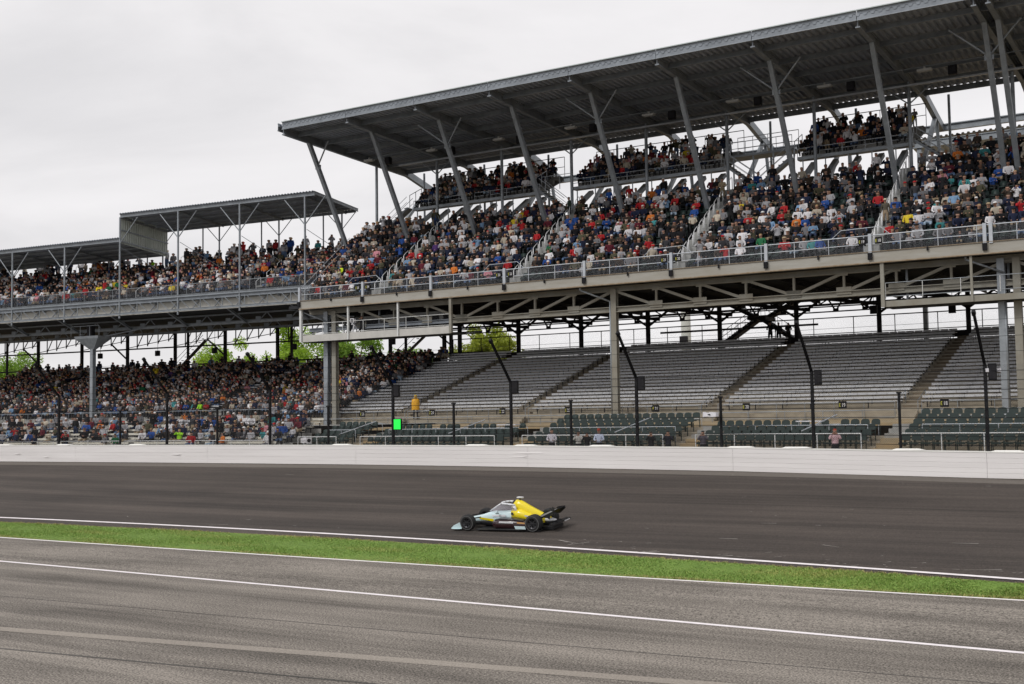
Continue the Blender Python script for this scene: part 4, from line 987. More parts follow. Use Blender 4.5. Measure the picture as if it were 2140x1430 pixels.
def attr_mat(name, rough=0.8):
    m = bpy.data.materials.new('person_' + name); m.use_nodes = True; n = m.node_tree.nodes; l = m.node_tree.links; b = n['Principled BSDF']
    b.inputs['Roughness'].default_value = rough; b.inputs['Specular IOR Level'].default_value = .25
    a = n.new('ShaderNodeAttribute'); a.attribute_type = 'OBJECT'; a.attribute_name = name
    g = n.new('ShaderNodeTexNoise'); g.inputs['Scale'].default_value = 9; g.inputs['Detail'].default_value = 3
    r = n.new('ShaderNodeMapRange'); r.inputs['To Min'].default_value = .72; r.inputs['To Max'].default_value = 1.25; l.new(g.outputs['Fac'], r.inputs['Value'])
    x = n.new('ShaderNodeVectorMath'); x.operation = 'SCALE'; l.new(a.outputs['Color'], x.inputs[0]); l.new(r.outputs['Result'], x.inputs['Scale'])
    l.new(x.outputs['Vector'], b.inputs['Base Color']); return m
PM = [attr_mat('skin', .6), attr_mat('head'), attr_mat('top'), attr_mat('legs'), attr_mat('shoes')]
KINDS = ['lap', 'cross', 'eyes', 'phone', 'lean', 'back', 'stand', 'stand_up', 'stand_hold', 'driver']
HI = {}; LO = {}
for k in KINDS:
    me, c = body(k, 1)
    for m in PM: me.materials.append(m)
    me.polygons.foreach_set('material_index', c); me.name = 'person_' + k; HI[k] = me
    if k != 'driver':
        LO[k] = body(k, 0); LO[k + '+'] = (me, c)
def cap_mesh():
    mb = MB(); rings = []
    for z, r in ((0, .112), (.04, .109), (.075, .09), (.10, .05), (.107, .012)): rings.append([(r * cos(2 * pi * i / 10), r * 1.06 * sin(2 * pi * i / 10) , z) for i in range(10)])
    mb.loft(rings); mb.add([(-.085, -.08, .012), (.085, -.08, .012), (.06, -.20, 0), (-.06, -.20, 0), (-.085, -.08, .0), (.085, -.08, .0), (.06, -.20, -.012), (-.06, -.20, -.012)], [(0, 3, 2, 1), (4, 5, 6, 7), (2, 3, 7, 6)])
    return mb.mesh('cap', PM[1], True)
CAPME = cap_mesh()
HEADZ = {'lap': (0, -.02, 1.300), 'cross': (0, -.02, 1.300), 'eyes': (0, -.02, 1.300), 'phone': (0, -.075, 1.300), 'lean': (0, -.21, 1.300), 'back': (0, .05, 1.300), 'stand': (0, -.02, 1.705), 'stand_up': (0, -.02, 1.705), 'stand_hold': (0, -.02, 1.705)}

TOPS = [('black', (.010, .010, .012), 26), ('navy', (.012, .017, .042), 14), ('charcoal', (.035, .035, .040), 12), ('dark brown', (.045, .032, .024), 7), ('grey', (.15, .15, .16), 10), ('pale grey', (.36, .36, .38), 10),
        ('white', (.66, .65, .67), 11), ('cream', (.46, .41, .33), 6), ('red', (.36, .018, .022), 3.0), ('maroon', (.10, .014, .024), 3), ('blue', (.022, .070, .26), 3.2), ('light blue', (.18, .30, .46), 2.2), ('teal', (.045, .22, .23), 1.0),
        ('olive', (.07, .066, .04), 5), ('green', (.018, .12, .05), .7), ('orange', (.55, .16, .03), .9), ('yellow', (.60, .46, .03), .5), ('pink', (.50, .22, .26), .8), ('purple', (.07, .03, .13), .5)]
TW = np.array([t[2] for t in TOPS], float); TW /= TW.sum(); TD = {t[0]: t[1] for t in TOPS}
LEGS = [('dark jeans', (.022, .035, .075), 26), ('blue jeans', (.09, .14, .24), 16), ('black trousers', (.012, .012, .013), 30), ('khaki shorts', (.27, .21, .14), 12), ('grey trousers', (.12, .12, .13), 12), ('pale jeans', (.28, .36, .45), 4)]
LW = np.array([t[2] for t in LEGS], float); LW /= LW.sum()
HEADS = [('dark hair', (.018, .013, .010), 22), ('brown hair', (.07, .042, .024), 18), ('fair hair', (.34, .23, .11), 8), ('grey hair', (.32, .31, .30), 6), ('white cap', (.72, .71, .70), 13), ('black cap', (.013, .013, .014), 15), ('navy cap', (.015, .022, .06), 7), ('red cap', (.42, .02, .025), 6), ('tan cap', (.40, .31, .20), 3), ('dark hood', (.02, .02, .022), 2)]
HW = np.array([t[2] for t in HEADS], float); HW /= HW.sum()
SKINS = [(.36, .205, .145), (.40, .235, .17), (.30, .165, .11), (.43, .265, .205), (.12, .06, .036)]
def dress():
    t = TOPS[RNG.choice(len(TOPS), p=TW)]; l = LEGS[RNG.choice(len(LEGS), p=LW)]; h = HEADS[RNG.choice(len(HEADS), p=HW)]
    j = RNG.uniform(.8, 1.2); return [t[0], tuple(np.array(t[1]) * j), l[0], l[1], h[0], h[1], SKINS[RNG.choice(5, p=[.3, .3, .2, .14, .06])]]
FILL = {'up': .82, 'low_side': .84, 'box': .86, 'left_up': .90, 'left_low': .84, 'front': .48}
STANDP = {'up': .012, 'low_side': .02, 'box': .06, 'left_up': .02, 'left_low': .02, 'front': .02}
CROWD = []
for zone, r, u, M in SEATS:
    f = FILL[zone]
    if zone == 'front' and u > -70: f = .62
    if zone == 'front' and r == 0: f = .3
    if zone == 'front' and r == 5: f = .6
    if zone == 'up' and r == DK_N + 1: f = .7
    if zone == 'left_up' and r >= LDN - 2: f = .5
    if RNG.random() > f: continue
    st = STANDP[zone]
    if zone == 'box' and r >= TN - 2: st = .55
    if zone == 'up' and (r == DK_N + 1 or (r == DK_N - 1 and u < -17)): st = .15
    if zone == 'left_up' and r >= LDN - 2: st = .5
    if zone == 'left_low' and r >= LLN - 1: st = .35
    k = RNG.choice(['stand', 'stand', 'stand_up', 'stand_hold']) if RNG.random() < st else RNG.choice(['lap', 'cross', 'eyes', 'phone', 'lean', 'back'], p=[.3, .16, .08, .16, .16, .14])
    sc = {'up': 1.10, 'box': 1.06, 'left_up': 1.08}.get(zone, 1.0) * RNG.uniform(.93, 1.06) if RNG.random() > .06 else RNG.uniform(.72, .85)
    Mw = M @ Matrix.Translation((RNG.uniform(-.11, .11), RNG.uniform(-.07, .07), RNG.uniform(-.04, .03))) @ Matrix.Rotation(RNG.normal(0.12, .3), 4, 'Z') @ Matrix.Rotation(RNG.normal(0, .07), 4, 'Y') @ Matrix.Diagonal((sc * RNG.uniform(.95, 1.2), sc, sc, 1))
    c = Mw @ Vector((0, 0, .95)); x, y, z = cam_xyz(c)
    if not (-40 < x < 2180 and -20 < y < 960): continue
    CROWD.append(dict(zone=zone, row=r, u=u, M=Mw, k=str(k), d=dress(), x=x, y=y, z=z, hi=False))
# bright garments that stand out in the stands, matched to whoever sits there
SPOT = [(1905, 460, 'yellow'), (1852, 487, 'red'), (1640, 437, 'red'), (1635, 457, 'red'), (1882, 430, 'blue'), (1922, 423, 'white'), (2068, 455, 'white'), (1990, 405, 'light blue'), (2090, 388, 'blue'), (1700, 505, 'teal'), (1725, 508, 'blue'), (1730, 492, 'navy'),
        (1680, 452, 'white'), (1550, 432, 'yellow'), (1363, 413, 'orange'), (1370, 430, 'red'), (1398, 428, 'light blue'), (1418, 428, 'red'), (1437, 440, 'blue'), (1310, 410, 'red'), (1192, 452, 'blue'), (1195, 462, 'blue'), (1045, 470, 'red'), (1075, 468, 'yellow'),
        (1100, 470, 'red'), (1140, 512, 'green'), (1205, 505, 'blue'), (1205, 515, 'light blue'), (1035, 415, 'red'), (1260, 460, 'red'), (1283, 430, 'red'), (710, 568, 'yellow'), (720, 580, 'light blue'), (760, 573, 'red'), (815, 575, 'teal'), (1150, 545, 'blue'),
        (465, 547, 'orange'), (330, 545, 'green'), (362, 600, 'yellow'), (605, 515, 'blue'), (160, 600, 'blue'), (33, 610, 'red'), (140, 625, 'red'), (560, 560, 'orange'), (370, 585, 'blue'), (600, 808, 'yellow'), (470, 803, 'orange'), (430, 818, 'red'), (418, 858, 'green'), (340, 878, 'blue'),
        (425, 883, 'blue'), (250, 905, 'light blue'), (550, 905, 'teal'), (380, 912, 'green'), (132, 912, 'red'), (590, 900, 'blue'), (30, 905, 'red'), (395, 915, 'red'), (220, 890, 'orange'), (600, 845, 'red'), (590, 870, 'light blue'), (230, 895, 'red'), (500, 873, 'white'), (510, 873, 'white')]
for sx, sy, c in SPOT:
    b = min(CROWD, key=lambda p: (p['x'] - sx) ** 2 + (p['y'] - sy) ** 2)
    if (b['x'] - sx) ** 2 + (b['y'] - sy) ** 2 < 1500:
        b['d'][0] = c; b['d'][1] = TD[c]
        if (sx, sy) in ((330, 545), (710, 568), (418, 858), (380, 912)): b['d'][0] = 'lime'; b['d'][1] = (.34, .72, .03) if sx != 710 else (.60, .75, .03)
CROWD.sort(key=lambda p: p['z'])
NIND = 268
NUMW = ['first', 'second', 'third', 'fourth', 'fifth', 'sixth', 'seventh', 'eighth', 'ninth', 'tenth', 'eleventh', 'twelfth', 'thirteenth', 'fourteenth', 'fifteenth', 'sixteenth', 'seventeenth', 'eighteenth', 'nineteenth', 'twentieth']
def person(k, Mw, d, label, group=None, cap=None):
    o = bpy.data.objects.new('person', HI[k]); put(o, None, Mw)
    o['skin'] = [float(x) for x in d[6]]; o['head'] = [float(x) for x in d[5]]; o['top'] = [float(x) for x in d[1]]; o['legs'] = [float(x) for x in d[3]]; o['shoes'] = [.03, .03, .032]
    tag(o, label, 'person', group)
    if 'cap' in d[4] and k in HEADZ:
        h = Vector(HEADZ[k]); c = bpy.data.objects.new('cap', CAPME); put(c, o, Mw @ Matrix.Translation(h)); c['head'] = o['head']
    return o
cnt = {}
ind = CROWD[:NIND]
for p in sorted(ind, key=lambda p: (p['zone'], p['row'], p['u'])):
    p['hi'] = True; z = p['zone']; d = p['d']; r = p['row']
    pose = 'standing' if p['k'].startswith('stand') else 'seated'
    if z == 'up':
        a = min((x for x in AISLE_UP if x < p['u']), key=lambda x: p['u'] - x, default=AISLE_UP[0]); nm = {-59.4: 'E24', -46.4: 'E22', -33.3: 'E20', -20.3: 'E18', -7.3: 'far right'}[a]
        key = (z, r, a); cnt[key] = cnt.get(key, 0) + 1
        lab = f"{d[0]} top, {d[4]}, {pose}, upper deck {NUMW[r]} row, {NUMW[cnt[key]-1] if cnt[key] <= 20 else cnt[key]} right of {nm} aisle"
    elif z == 'front':
        i = max(k for k in range(len(FB) - 1) if FB[k] <= p['u'] + .01); key = (z, r, i); cnt[key] = cnt.get(key, 0) + 1
        lab = f"{d[0]} top, {d[4]}, {pose}, left front benches, {NUMW[5 - i]} block from chairs, {NUMW[r]} row, {NUMW[cnt[key]-1]}"
    else:
        key = (z, r); cnt[key] = cnt.get(key, 0) + 1
        lab = f"{d[0]} top, {d[4]}, {pose}, {'raised box' if z == 'box' else 'lower side benches'} {NUMW[r]} row, {NUMW[min(19, cnt[key]-1)]} from left"
    person(p['k'], p['M'], d, lab, 'spectators in the stands')
# everyone farther away: one mass
def crowd_mass(ps):
    Vs, Ls, St, Cs = [], [], [], []; nv = nl = 0
    cache = {}
    for k, (me, c) in LO.items():
        co = np.empty(len(me.vertices) * 3); me.vertices.foreach_get('co', co); li = np.empty(len(me.loops), np.int32); me.loops.foreach_get('vertex_index', li)
        ls = np.empty(len(me.polygons), np.int32); me.polygons.foreach_get('loop_start', ls); lt = np.empty(len(me.polygons), np.int32); me.polygons.foreach_get('loop_total', lt)
        cache[k] = (co.reshape(-1, 3), li, ls, np.repeat(c, lt))
    for i, p in enumerate(ps):
        co, li, ls, lc = cache[p['k'] + ('+' if i < 900 else '')]; A = np.array(p['M']); d = p['d']
        Vs.append((co @ A[:3, :3].T + A[:3, 3]).astype(np.float32)); Ls.append(li + nv); St.append(ls + nl)
        pal = np.array([d[6], d[5], d[1], d[3], (.03, .03, .032)]); cc = pal[lc] * RNG.uniform(.85, 1.15, (len(lc), 1))
        Cs.append(np.concatenate([cc, np.ones((len(lc), 1))], 1).astype(np.float32)); nv += len(co); nl += len(li)
    me = bpy.data.meshes.new('crowd'); V = np.concatenate(Vs); L = np.concatenate(Ls).astype(np.int32); s = np.concatenate(St).astype(np.int32); C = np.concatenate(Cs)
    me.vertices.add(len(V)); me.vertices.foreach_set('co', V.reshape(-1)); me.loops.add(len(L)); me.loops.foreach_set('vertex_index', L)
    me.polygons.add(len(s)); me.polygons.foreach_set('loop_start', s); me.polygons.foreach_set('use_smooth', np.ones(len(s), bool))
    at = me.color_attributes.new('cloth', 'FLOAT_COLOR', 'CORNER'); at.data.foreach_set('color', C.reshape(-1)); me.update(); me.validate()
    m = bpy.data.materials.new('crowd_cloth'); m.use_nodes = True; n = m.node_tree.nodes; b = n['Principled BSDF']; b.inputs['Roughness'].default_value = .85; b.inputs['Specular IOR Level'].default_value = .2
    a = n.new('ShaderNodeVertexColor'); a.layer_name = 'cloth'; m.node_tree.links.new(a.outputs['Color'], b.inputs['Base Color']); me.materials.append(m)
    o = put(bpy.data.objects.new('crowd', me), None, Matrix.Identity(4)); tag(o, 'dense crowd of spectators filling the stands', None, None, 'stuff')
    import sys; print("crowd", len(ps), 'faces', len(s))
crowd_mass(CROWD[NIND:])
# ---- people who stand out
def dd(top, legs, head, headn='hair', skin=SKINS[0]): return ['', top, '', legs, headn, head, skin]
BK = (.013, .013, .015); JN = (.02, .03, .07)
def T(x, y, z, rz=0, s=1.0): return Matrix.Translation((x, y, z)) @ Matrix.Rotation(rz, 4, 'Z') @ Matrix.Scale(s, 4)
YM = T(-56.2, 75.0, 5.36, .5, 1.07)
yp = person('stand', YM, dd((.72, .36, .015), (.02, .02, .024), (.72, .50, .03), 'yellow hood'), 'person in bright yellow rain jacket standing below the empty benches')
mb = MB(); N = 14
mb.loft([[(rx * cos(2 * pi * k / N), .01 + ry * sin(2 * pi * k / N), z + .02 * sin(k * 2.1)) for k in range(N)] for z, rx, ry in ((.68, .30, .22), (.95, .29, .21), (1.2, .30, .20), (1.40, .27, .17), (1.50, .13, .11))], caps=False)
mb.build('rain_jacket', mat('yellow_rainwear', (.72, .36, .012), .5, 0, .15, 8), yp, YM, True)
mb = MB(); mb.loft([[(r * cos(2 * pi * k / N), .015 + r * 1.05 * sin(2 * pi * k / N), z) for k in range(N)] for z, r in ((1.52, .12), (1.62, .118), (1.71, .10), (1.77, .06), (1.79, .01))]); mb.build('hood', mat('yellow_hood', (.70, .46, .02), .5), yp, YM @ Matrix.Translation((0, .02, .0)), True)
YV = lambda u: v_wall(u) + .82
ph = [(-34.05, (.55, .53, .58), 'stand_hold', 'photographer in pale vest and dark sleeves leaning at the wall, cap on, left of pair', 1.0), (-32.35, (.60, .58, .55), 'stand_up', 'photographer in white shirt half hidden by the short fence post', .93), (-31.8, BK, 'stand_up', 'photographer in black crouching right beside the short fence post', .90),
      (-31.05, (.50, .55, .68), 'stand_hold', 'photographer in white and blue shirt with red cap behind the wall', 1.0), (-27.9, BK, 'stand_up', 'photographer in dark clothes hunched over camera left of tall bent post', .92), (-26.9, (.02, .02, .03), 'stand_up', 'photographer in black aiming a camera right of tall bent post', .94),
      (-24.9, (.10, .09, .11), 'stand_up', 'photographer in white-striped dark vest left of short post with white camera', .95), (-17.9, (.62, .42, .45), 'stand_up', 'photographer in white and red numbered bib shooting over the wall', 1.02)]
for u, c, k, lab, s in ph: person(k, T(u, YV(u), z_wall(u) + .34, .3, s), dd(c, BK, (.35, .05, .03) if 'red' in lab else (.02, .016, .012), 'red cap' if 'red cap' in lab else 'hair'), lab)
person('stand', T(-17.2, 80.2, 19.0, .2, 1.04), dd(BK, BK, (.02, .015, .012)), 'person in long black coat standing at the top of the E18 aisle')
person('stand', T(-20.1, 77.0, 17.2, .1, 1.0), dd((.085, .075, .055), (.25, .19, .13), (.62, .55, .42), 'cream cap'), 'person in olive sweater and shorts standing on the E18 aisle steps')
person('stand_hold', T(-33.4, 82.6, 21.0, .2, 1.03), dd((.30, .24, .16), (.22, .18, .12), (.03, .02, .015)), 'person in dark blazer and khaki trousers standing at top of the E20 aisle')
person('stand', T(-46.6, 82.9, 21.1, -.6, 1.05), dd((.025, .045, .03), BK, (.03, .02, .015)), 'person in dark green jacket standing at top of the E22 aisle')
person('stand', T(-43.4, 83.7, 21.6, .1, 1.0), dd((.02, .09, .36), JN, (.5, .5, .5)), 'person in blue rain jacket standing behind the E22 seats')
for i, (u, z) in enumerate(((-62.0, 11.86), (-60.7, 11.86))): person('stand_up', T(u, 74.0, z, .2, 1.0), dd(BK, BK, BK), ['silhouetted camera operator on the left hanging platform', 'second silhouetted camera operator, right of the tripod camera'][i])  # silhouette darkness put into clothes and hair colour
for i, u in enumerate((-33.6, -32.9, -32.1)): person(['stand_hold', 'stand', 'stand_hold'][i], T(u, 92.4, 10.95 + .0 * i, .3 * i, 1.02 - .04 * i), dd(BK, BK, BK), ['person silhouetted at foot of the crossing back stairs, leftmost of three', 'tallest of three people silhouetted below the crossing back stairs', 'rightmost of three people silhouetted below the crossing back stairs'][i])  # dark against the sky: silhouette tone is put into clothes and hair

# ------------------------------------------------------------------ RACE CAR
def car():
    cu, cvv = -26.75, 42.1
    u_c, v_c = cu, cvv
    zc = z_track(u_c, v_c); sl = (z_track(u_c, v_c + .5) - z_track(u_c, v_c - .5))
    # local x forward (towards -X), y left (towards -Y), z up, rolled with the banking
    yaw = radians(5.0)
    f = Vector((-cos(yaw), -sin(yaw), 0)); upv = Vector((0, -sl, 1)).normalized(); l = upv.cross(f).normalized(); f = l.cross(upv)
    M = Matrix(((f.x, l.x, upv.x, u_c), (f.y, l.y, upv.y, v_c), (f.z, l.z, upv.z, zc + .012), (0, 0, 0, 1)))
    t = bpy.data.objects.new('race_car', None); put(t, None, M); tag(t, 'open-wheel race car with yellow engine cover and pale blue nose, speeding along the track', 'race car')
    YEL = paint('car_yellow', (.80, .64, .01)); PB = paint('car_pale_blue', (.58, .72, .75)); BLK = paint('car_black', (.013, .013, .015), .35); WHT = paint('car_white', (.70, .71, .74)); MAR = paint('car_maroon', (.030, .011, .014)); ORG = paint('car_orange', (.75, .42, .16))
    CARB = mat('carbon', (.014, .014, .016), .45); RUB = mat('tyre_rubber', (.016, .016, .017), .75, 0, .3, 8); RIM = mat('wheel_rim', (.05, .05, .055), .35, .7); SILV = mat('wing_silver', (.42, .42, .43), .35, .4)
    def sec(x, w, zb, zt, n=14, p=.62, y0=0):
        r = []
        for k in range(n):
            a = 2 * pi * k / n; c, s = cos(a), sin(a)
            r.append((x, y0 + w * math.copysign(abs(c) ** p, c), (zb + zt) / 2 + (zt - zb) / 2 * math.copysign(abs(s) ** p, s)))
        return r
    def lof(name, secs, m, parent=t, **k):
        mb = MB(); mb.loft([sec(*s, **k) for s in secs]); return mb.build(name, m, parent, M, True)
    ch = lof('chassis', [(2.30, .06, .20, .27), (2.1, .10, .19, .34), (1.7, .15, .18, .44), (1.2, .21, .16, .54), (.75, .28, .12, .68), (.35, .35, .09, .76), (-.2, .38, .07, .80), (-.75, .35, .07, .78), (-1.2, .26, .08, .62)], PB)
    lof('nose_underside', [(1.6, .19, .12, .30), (1.0, .26, .09, .36), (.3, .36, .06, .40), (-.2, .40, .05, .42)], CARB)
    for s in (-1, 1):
        mb = MB(); mb.add([(1.28, s * .235, .38), (.55, s * .345, .30), (.55, s * .350, .40), (1.28, s * .238, .45)], [(0, 1, 2, 3) if s > 0 else (3, 2, 1, 0)]); mb.build('nose_flash', YEL, t, M)
        sp = lof('sidepod', [(.38, .20, .10, .40), (.1, .26, .07, .46), (-.5, .28, .06, .47), (-1.0, .24, .06, .40), (-1.45, .12, .07, .28)], MAR if s > 0 else MAR, y0=s * .58)
        lof('sidepod_top', [(.30, .17, .40, .46), (.05, .22, .44, .505), (-.5, .25, .44, .515), (-1.0, .20, .37, .44)], BLK, y0=s * .55)
        mb = MB(); y = s * .862
        mb.add([(.05, y, .34), (-.62, y, .33), (-.60, y, .40), (0.02, y, .41)], [(0, 1, 2, 3)]); mb.build('sponsor_strip', WHT, sp, M)
        mb = MB(); mb.add([(-.78, s * .845, .33), (-1.12, s * .79, .30), (-1.1, s * .795, .36), (-.78, s * .85, .39)], [(0, 1, 2, 3)]); mb.build('sponsor_patch', ORG, sp, M)
        lof('side_skirt', [(.5, .05, .05, .10), (-.9, .06, .05, .13), (-1.2, .05, .06, .20)], CARB if s < 0 else CARB, y0=s * .90)
        mb = MB(); mb.add([(-.75, s * .955, .12), (-1.22, s * .955, .12), (-1.18, s * .955, .24), (-.70, s * .955, .25)], [(0, 1, 2, 3)]); mb.build('floor_fin', PB, t, M)
        mir = lof('mirror', [(.34, .05, .66, .74), (.26, .09, .64, .76)], PB, y0=s * .52); beam('mirror_stay', M @ Vector((.28, s * .36, .62)), M @ Vector((.28, s * .46, .69)), .02, .03, CARB, mir)
    ec = lof('engine_cover', [(-.30, .17, .60, 1.06), (-.42, .19, .50, 1.17), (-.62, .20, .45, 1.14), (-.95, .23, .36, .95), (-1.35, .20, .26, .75), (-1.75, .14, .22, .56), (-1.95, .09, .22, .46)], YEL, p=.75)
    lof('airbox_intake', [(-.26, .10, .98, 1.12), (-.315, .115, .96, 1.14)], BLK, ec)
    lof('cover_flank', [(-.30, .395, .44, .82), (-.7, .43, .34, .80), (-1.2, .36, .26, .62), (-1.7, .20, .20, .44)], YEL)
    for s in (-1, 1):
        mb = MB(); mb.add([(-.95, s * .425, .54), (-1.25, s * .385, .50), (-1.23, s * .39, .56), (-.93, s * .43, .60)], [(0, 1, 2, 3)]); mb.build('cover_decal', WHT, t, M)
        mb = MB(); mb.add([(-.31, s * .405, .60), (-.42, s * .43, .60), (-.42, s * .43, .70), (-.31, s * .405, .70)], [(0, 1, 2, 3)]); mb.build('vent', BLK, t, M)
        mb = MB(); mb.add([(.62, s * .335, .50), (-.05, s * .395, .52), (-.05, s * .395, .60), (.62, s * .325, .57)], [(0, 1, 2, 3)]); mb.build('cockpit_decal', WHT, t, M)
    lof('tail_fairing', [(-1.62, .16, .28, .50), (-1.95, .12, .30, .44), (-2.15, .08, .30, .38)], WHT)
    pod = lof('camera_pod', [(-.42, .03, 1.22, 1.27), (-.5, .06, 1.22, 1.29), (-.72, .05, 1.22, 1.28)], WHT, ec); beam('pod_stem', M @ Vector((-.56, 0, 1.12)), M @ Vector((-.56, 0, 1.24)), .03, .06, BLK, pod)
    # cockpit and screen
    lof('cockpit', [(.42, .22, .70, .79), (.0, .27, .75, .825), (-.3, .24, .75, .83)], BLK)
    mb = MB(); path = [(.62, 0, .70)]
    fr = thing_mesh = None
    pts = [(-.46, .31, .98), (-.15, .34, 1.025), (.06, .31, 1.035), (.20, .20, 1.035), (.26, 0, 1.035), (.20, -.20, 1.035), (.06, -.31, 1.035), (-.15, -.34, 1.025), (-.46, -.31, .98)]
    for a, b in zip(pts[:-1], pts[1:]): mb.beam(a, b, .10, .085, 'tube')
    mb.beam((.86, 0, .68), (.26, 0, 1.035), .05, .06, 'tube'); mb.beam((-.42, .30, .97), (-.52, .30, .70), .10, .08); mb.beam((-.42, -.30, .97), (-.52, -.30, .70), .10, .08)
    scr = mb.build('screen_frame', WHT, t, M, True)
    base = [(-.46, .38, .76), (-.1, .395, .77), (.28, .37, .74), (.7, .25, .70), (.92, 0, .68), (.7, -.25, .70), (.28, -.37, .74), (-.1, -.395, .77), (-.46, -.38, .76)]
    mb = MB(); n = len(pts); mb.add(base + pts, [(i, i + 1, n + i + 1, n + i) for i in range(n - 1)]); mb.build('screen_glass', glass_mat('screen_tint', (.38, .36, .40), .42), scr, M, True)
    # wings
    fw = MB(); 
    for z, x, c in ((.115, 2.12, .34), (.17, 1.96, .16), (.225, 1.87, .12)):
        fw.loft([[(x + c / 2, y, z - .01), (x, y, z + .012), (x - c / 2, y, z + .045), (x - c / 2, y, z + .035), (x, y, z - .004)] for y in (-.84, -.3, 0, .3, .84)])
    wing = fw.build('front_wing', PB, t, M)
    for s in (-1, 1):
        mb = MB(); mb.add([(2.32, s * .86, .07), (1.80, s * .86, .06), (1.78, s * .86, .27), (1.9, s * .86, .33), (2.18, s * .86, .20)], [(0, 1, 2, 3, 4)]); mb.add([(2.30, s * .80, .075), (1.84, s * .80, .075), (1.84, s * .95, .075), (2.24, s * .95, .075)], [(0, 1, 2, 3)])
        mb.build('endplate', PB, wing, M); beam('wing_pylon', M @ Vector((2.02, s * .1, .15)), M @ Vector((1.95, s * .1, .28)), .12, .02, CARB, wing)
    rw = MB()
    rw.loft([[(-1.82, y, .68), (-1.95, y, .725), (-2.12, y, .75), (-2.12, y, .735), (-1.95, y, .70)] for y in (-.58, -.2, .2, .58)]); rw.loft([[(-2.10, y, .76), (-2.22, y, .80), (-2.23, y, .79), (-2.12, y, .745)] for y in (-.58, .58)])
    rwing = rw.build('rear_wing', BLK, t, M)
    for s in (-1, 1):
        mb = MB(); mb.add([(-1.66, s * .60, .56), (-2.05, s * .60, .52), (-2.32, s * .60, .74), (-2.30, s * .60, .84), (-1.98, s * .60, .80)], [(0, 1, 2, 3, 4)]); mb.build('endplate', BLK, rwing, M)
        mb = MB(); mb.add([(-1.68, s * .608, .60), (-1.80, s * .608, .58), (-2.30, s * .608, .80), (-2.22, s * .608, .82)], [(0, 1, 2, 3)]); mb.build('endplate_stripe', SILV, rwing, M)
        beam('wing_stay', M @ Vector((-1.85, s * .12, .42)), M @ Vector((-2.0, s * .12, .84)), .03, .12, BLK, rwing)
    box_ = MB(); box_.box((-.35, 0, .055), (2.9, 1.84, .03)); box_.box((-1.95, 0, .10), (.55, .95, .12)); box_.box((-2.22, 0, .28), (.12, .5, .16)); box_.build('floor', CARB, t, M)
    lof('gearbox', [(-1.35, .18, .14, .40), (-2.0, .12, .18, .36), (-2.3, .08, .22, .34)], CARB)
    mb = MB(); mb.loft([[(-2.22, y, .24), (-2.42, y, .26), (-2.42, y, .31), (-2.22, y, .33)] for y in (-.82, .82)]); mb.build('rear_bumper', BLK, t, M)
    mb = MB(); mb.box((-2.43, -.45, .285), (.02, .5, .03)); mb.build('bumper_stripe', WHT, t, M)
    # wheels
    def lathe(pr, y0, sgn, mb, N=28, mi=0):
        rings = [[(r * cos(2 * pi * k / N), y0 + sgn * d, r * sin(2 * pi * k / N)) for k in range(N)] for d, r in pr]; mb.loft(rings, mi, False)
    for x, s, R, w, yc in ((1.51, 1, .330, .28, .80), (1.51, -1, .330, .28, .80), (-1.51, 1, .348, .38, .765), (-1.51, -1, .348, .38, .765)):
        Wm = M @ Matrix.Translation((x, s * yc, R)); h = w / 2
        mb = MB(); lathe([(-h, R * .60), (-h, R * .86), (-h * .85, R * .97), (-h * .5, R), (h * .5, R), (h * .85, R * .97), (h, R * .86), (h, R * .60)], 0, 1, mb); ty = mb.build('wheel', RUB, t, Wm, True)
        mb = MB(); o = s * h
        lathe([(0, R * .62), (0, R * .55), (-.05, R * .5), (-.06, R * .18), (-.02, R * .1), (-.02, .001)], o, s, mb); mb.build('rim', RIM, ty, Wm, True)
        for k in range(8):
            a = 2 * pi * k / 8; beam('spoke', Wm @ Vector((R * .12 * cos(a), o - s * .03, R * .12 * sin(a))), Wm @ Vector((R * .56 * cos(a), o - s * .02, R * .56 * sin(a))), .02, .035, RIM, ty)
        mb = MB(); lathe([(.001, R * .88), (.002, R * .80)], o, s, mb); mb.build('sidewall_stripe', mat('sidewall_grey', (.10, .10, .10), .7), ty, Wm)
        for zz, dx in ((R + .12, .35), (R - .10, .4), (R + .12, -.28), (R - .10, -.35)):
            beam('suspension_arm', M @ Vector((x + (dx if x > 0 else dx * .9 + .1), s * .20, zz * .95 + .02)), Wm @ Vector((0, -s * h * .6, zz - R)), .022, .045, CARB, t)
    Wd = M @ Matrix.Translation((-.05, 0, .05)) @ Matrix.Rotation(radians(90), 4, 'Z')
    dr = person('driver', Wd, dd((.05, .05, .06), (.05, .05, .06), (.55, .50, .30)), 'race driver in pale helmet sitting low inside the race car cockpit')
car()

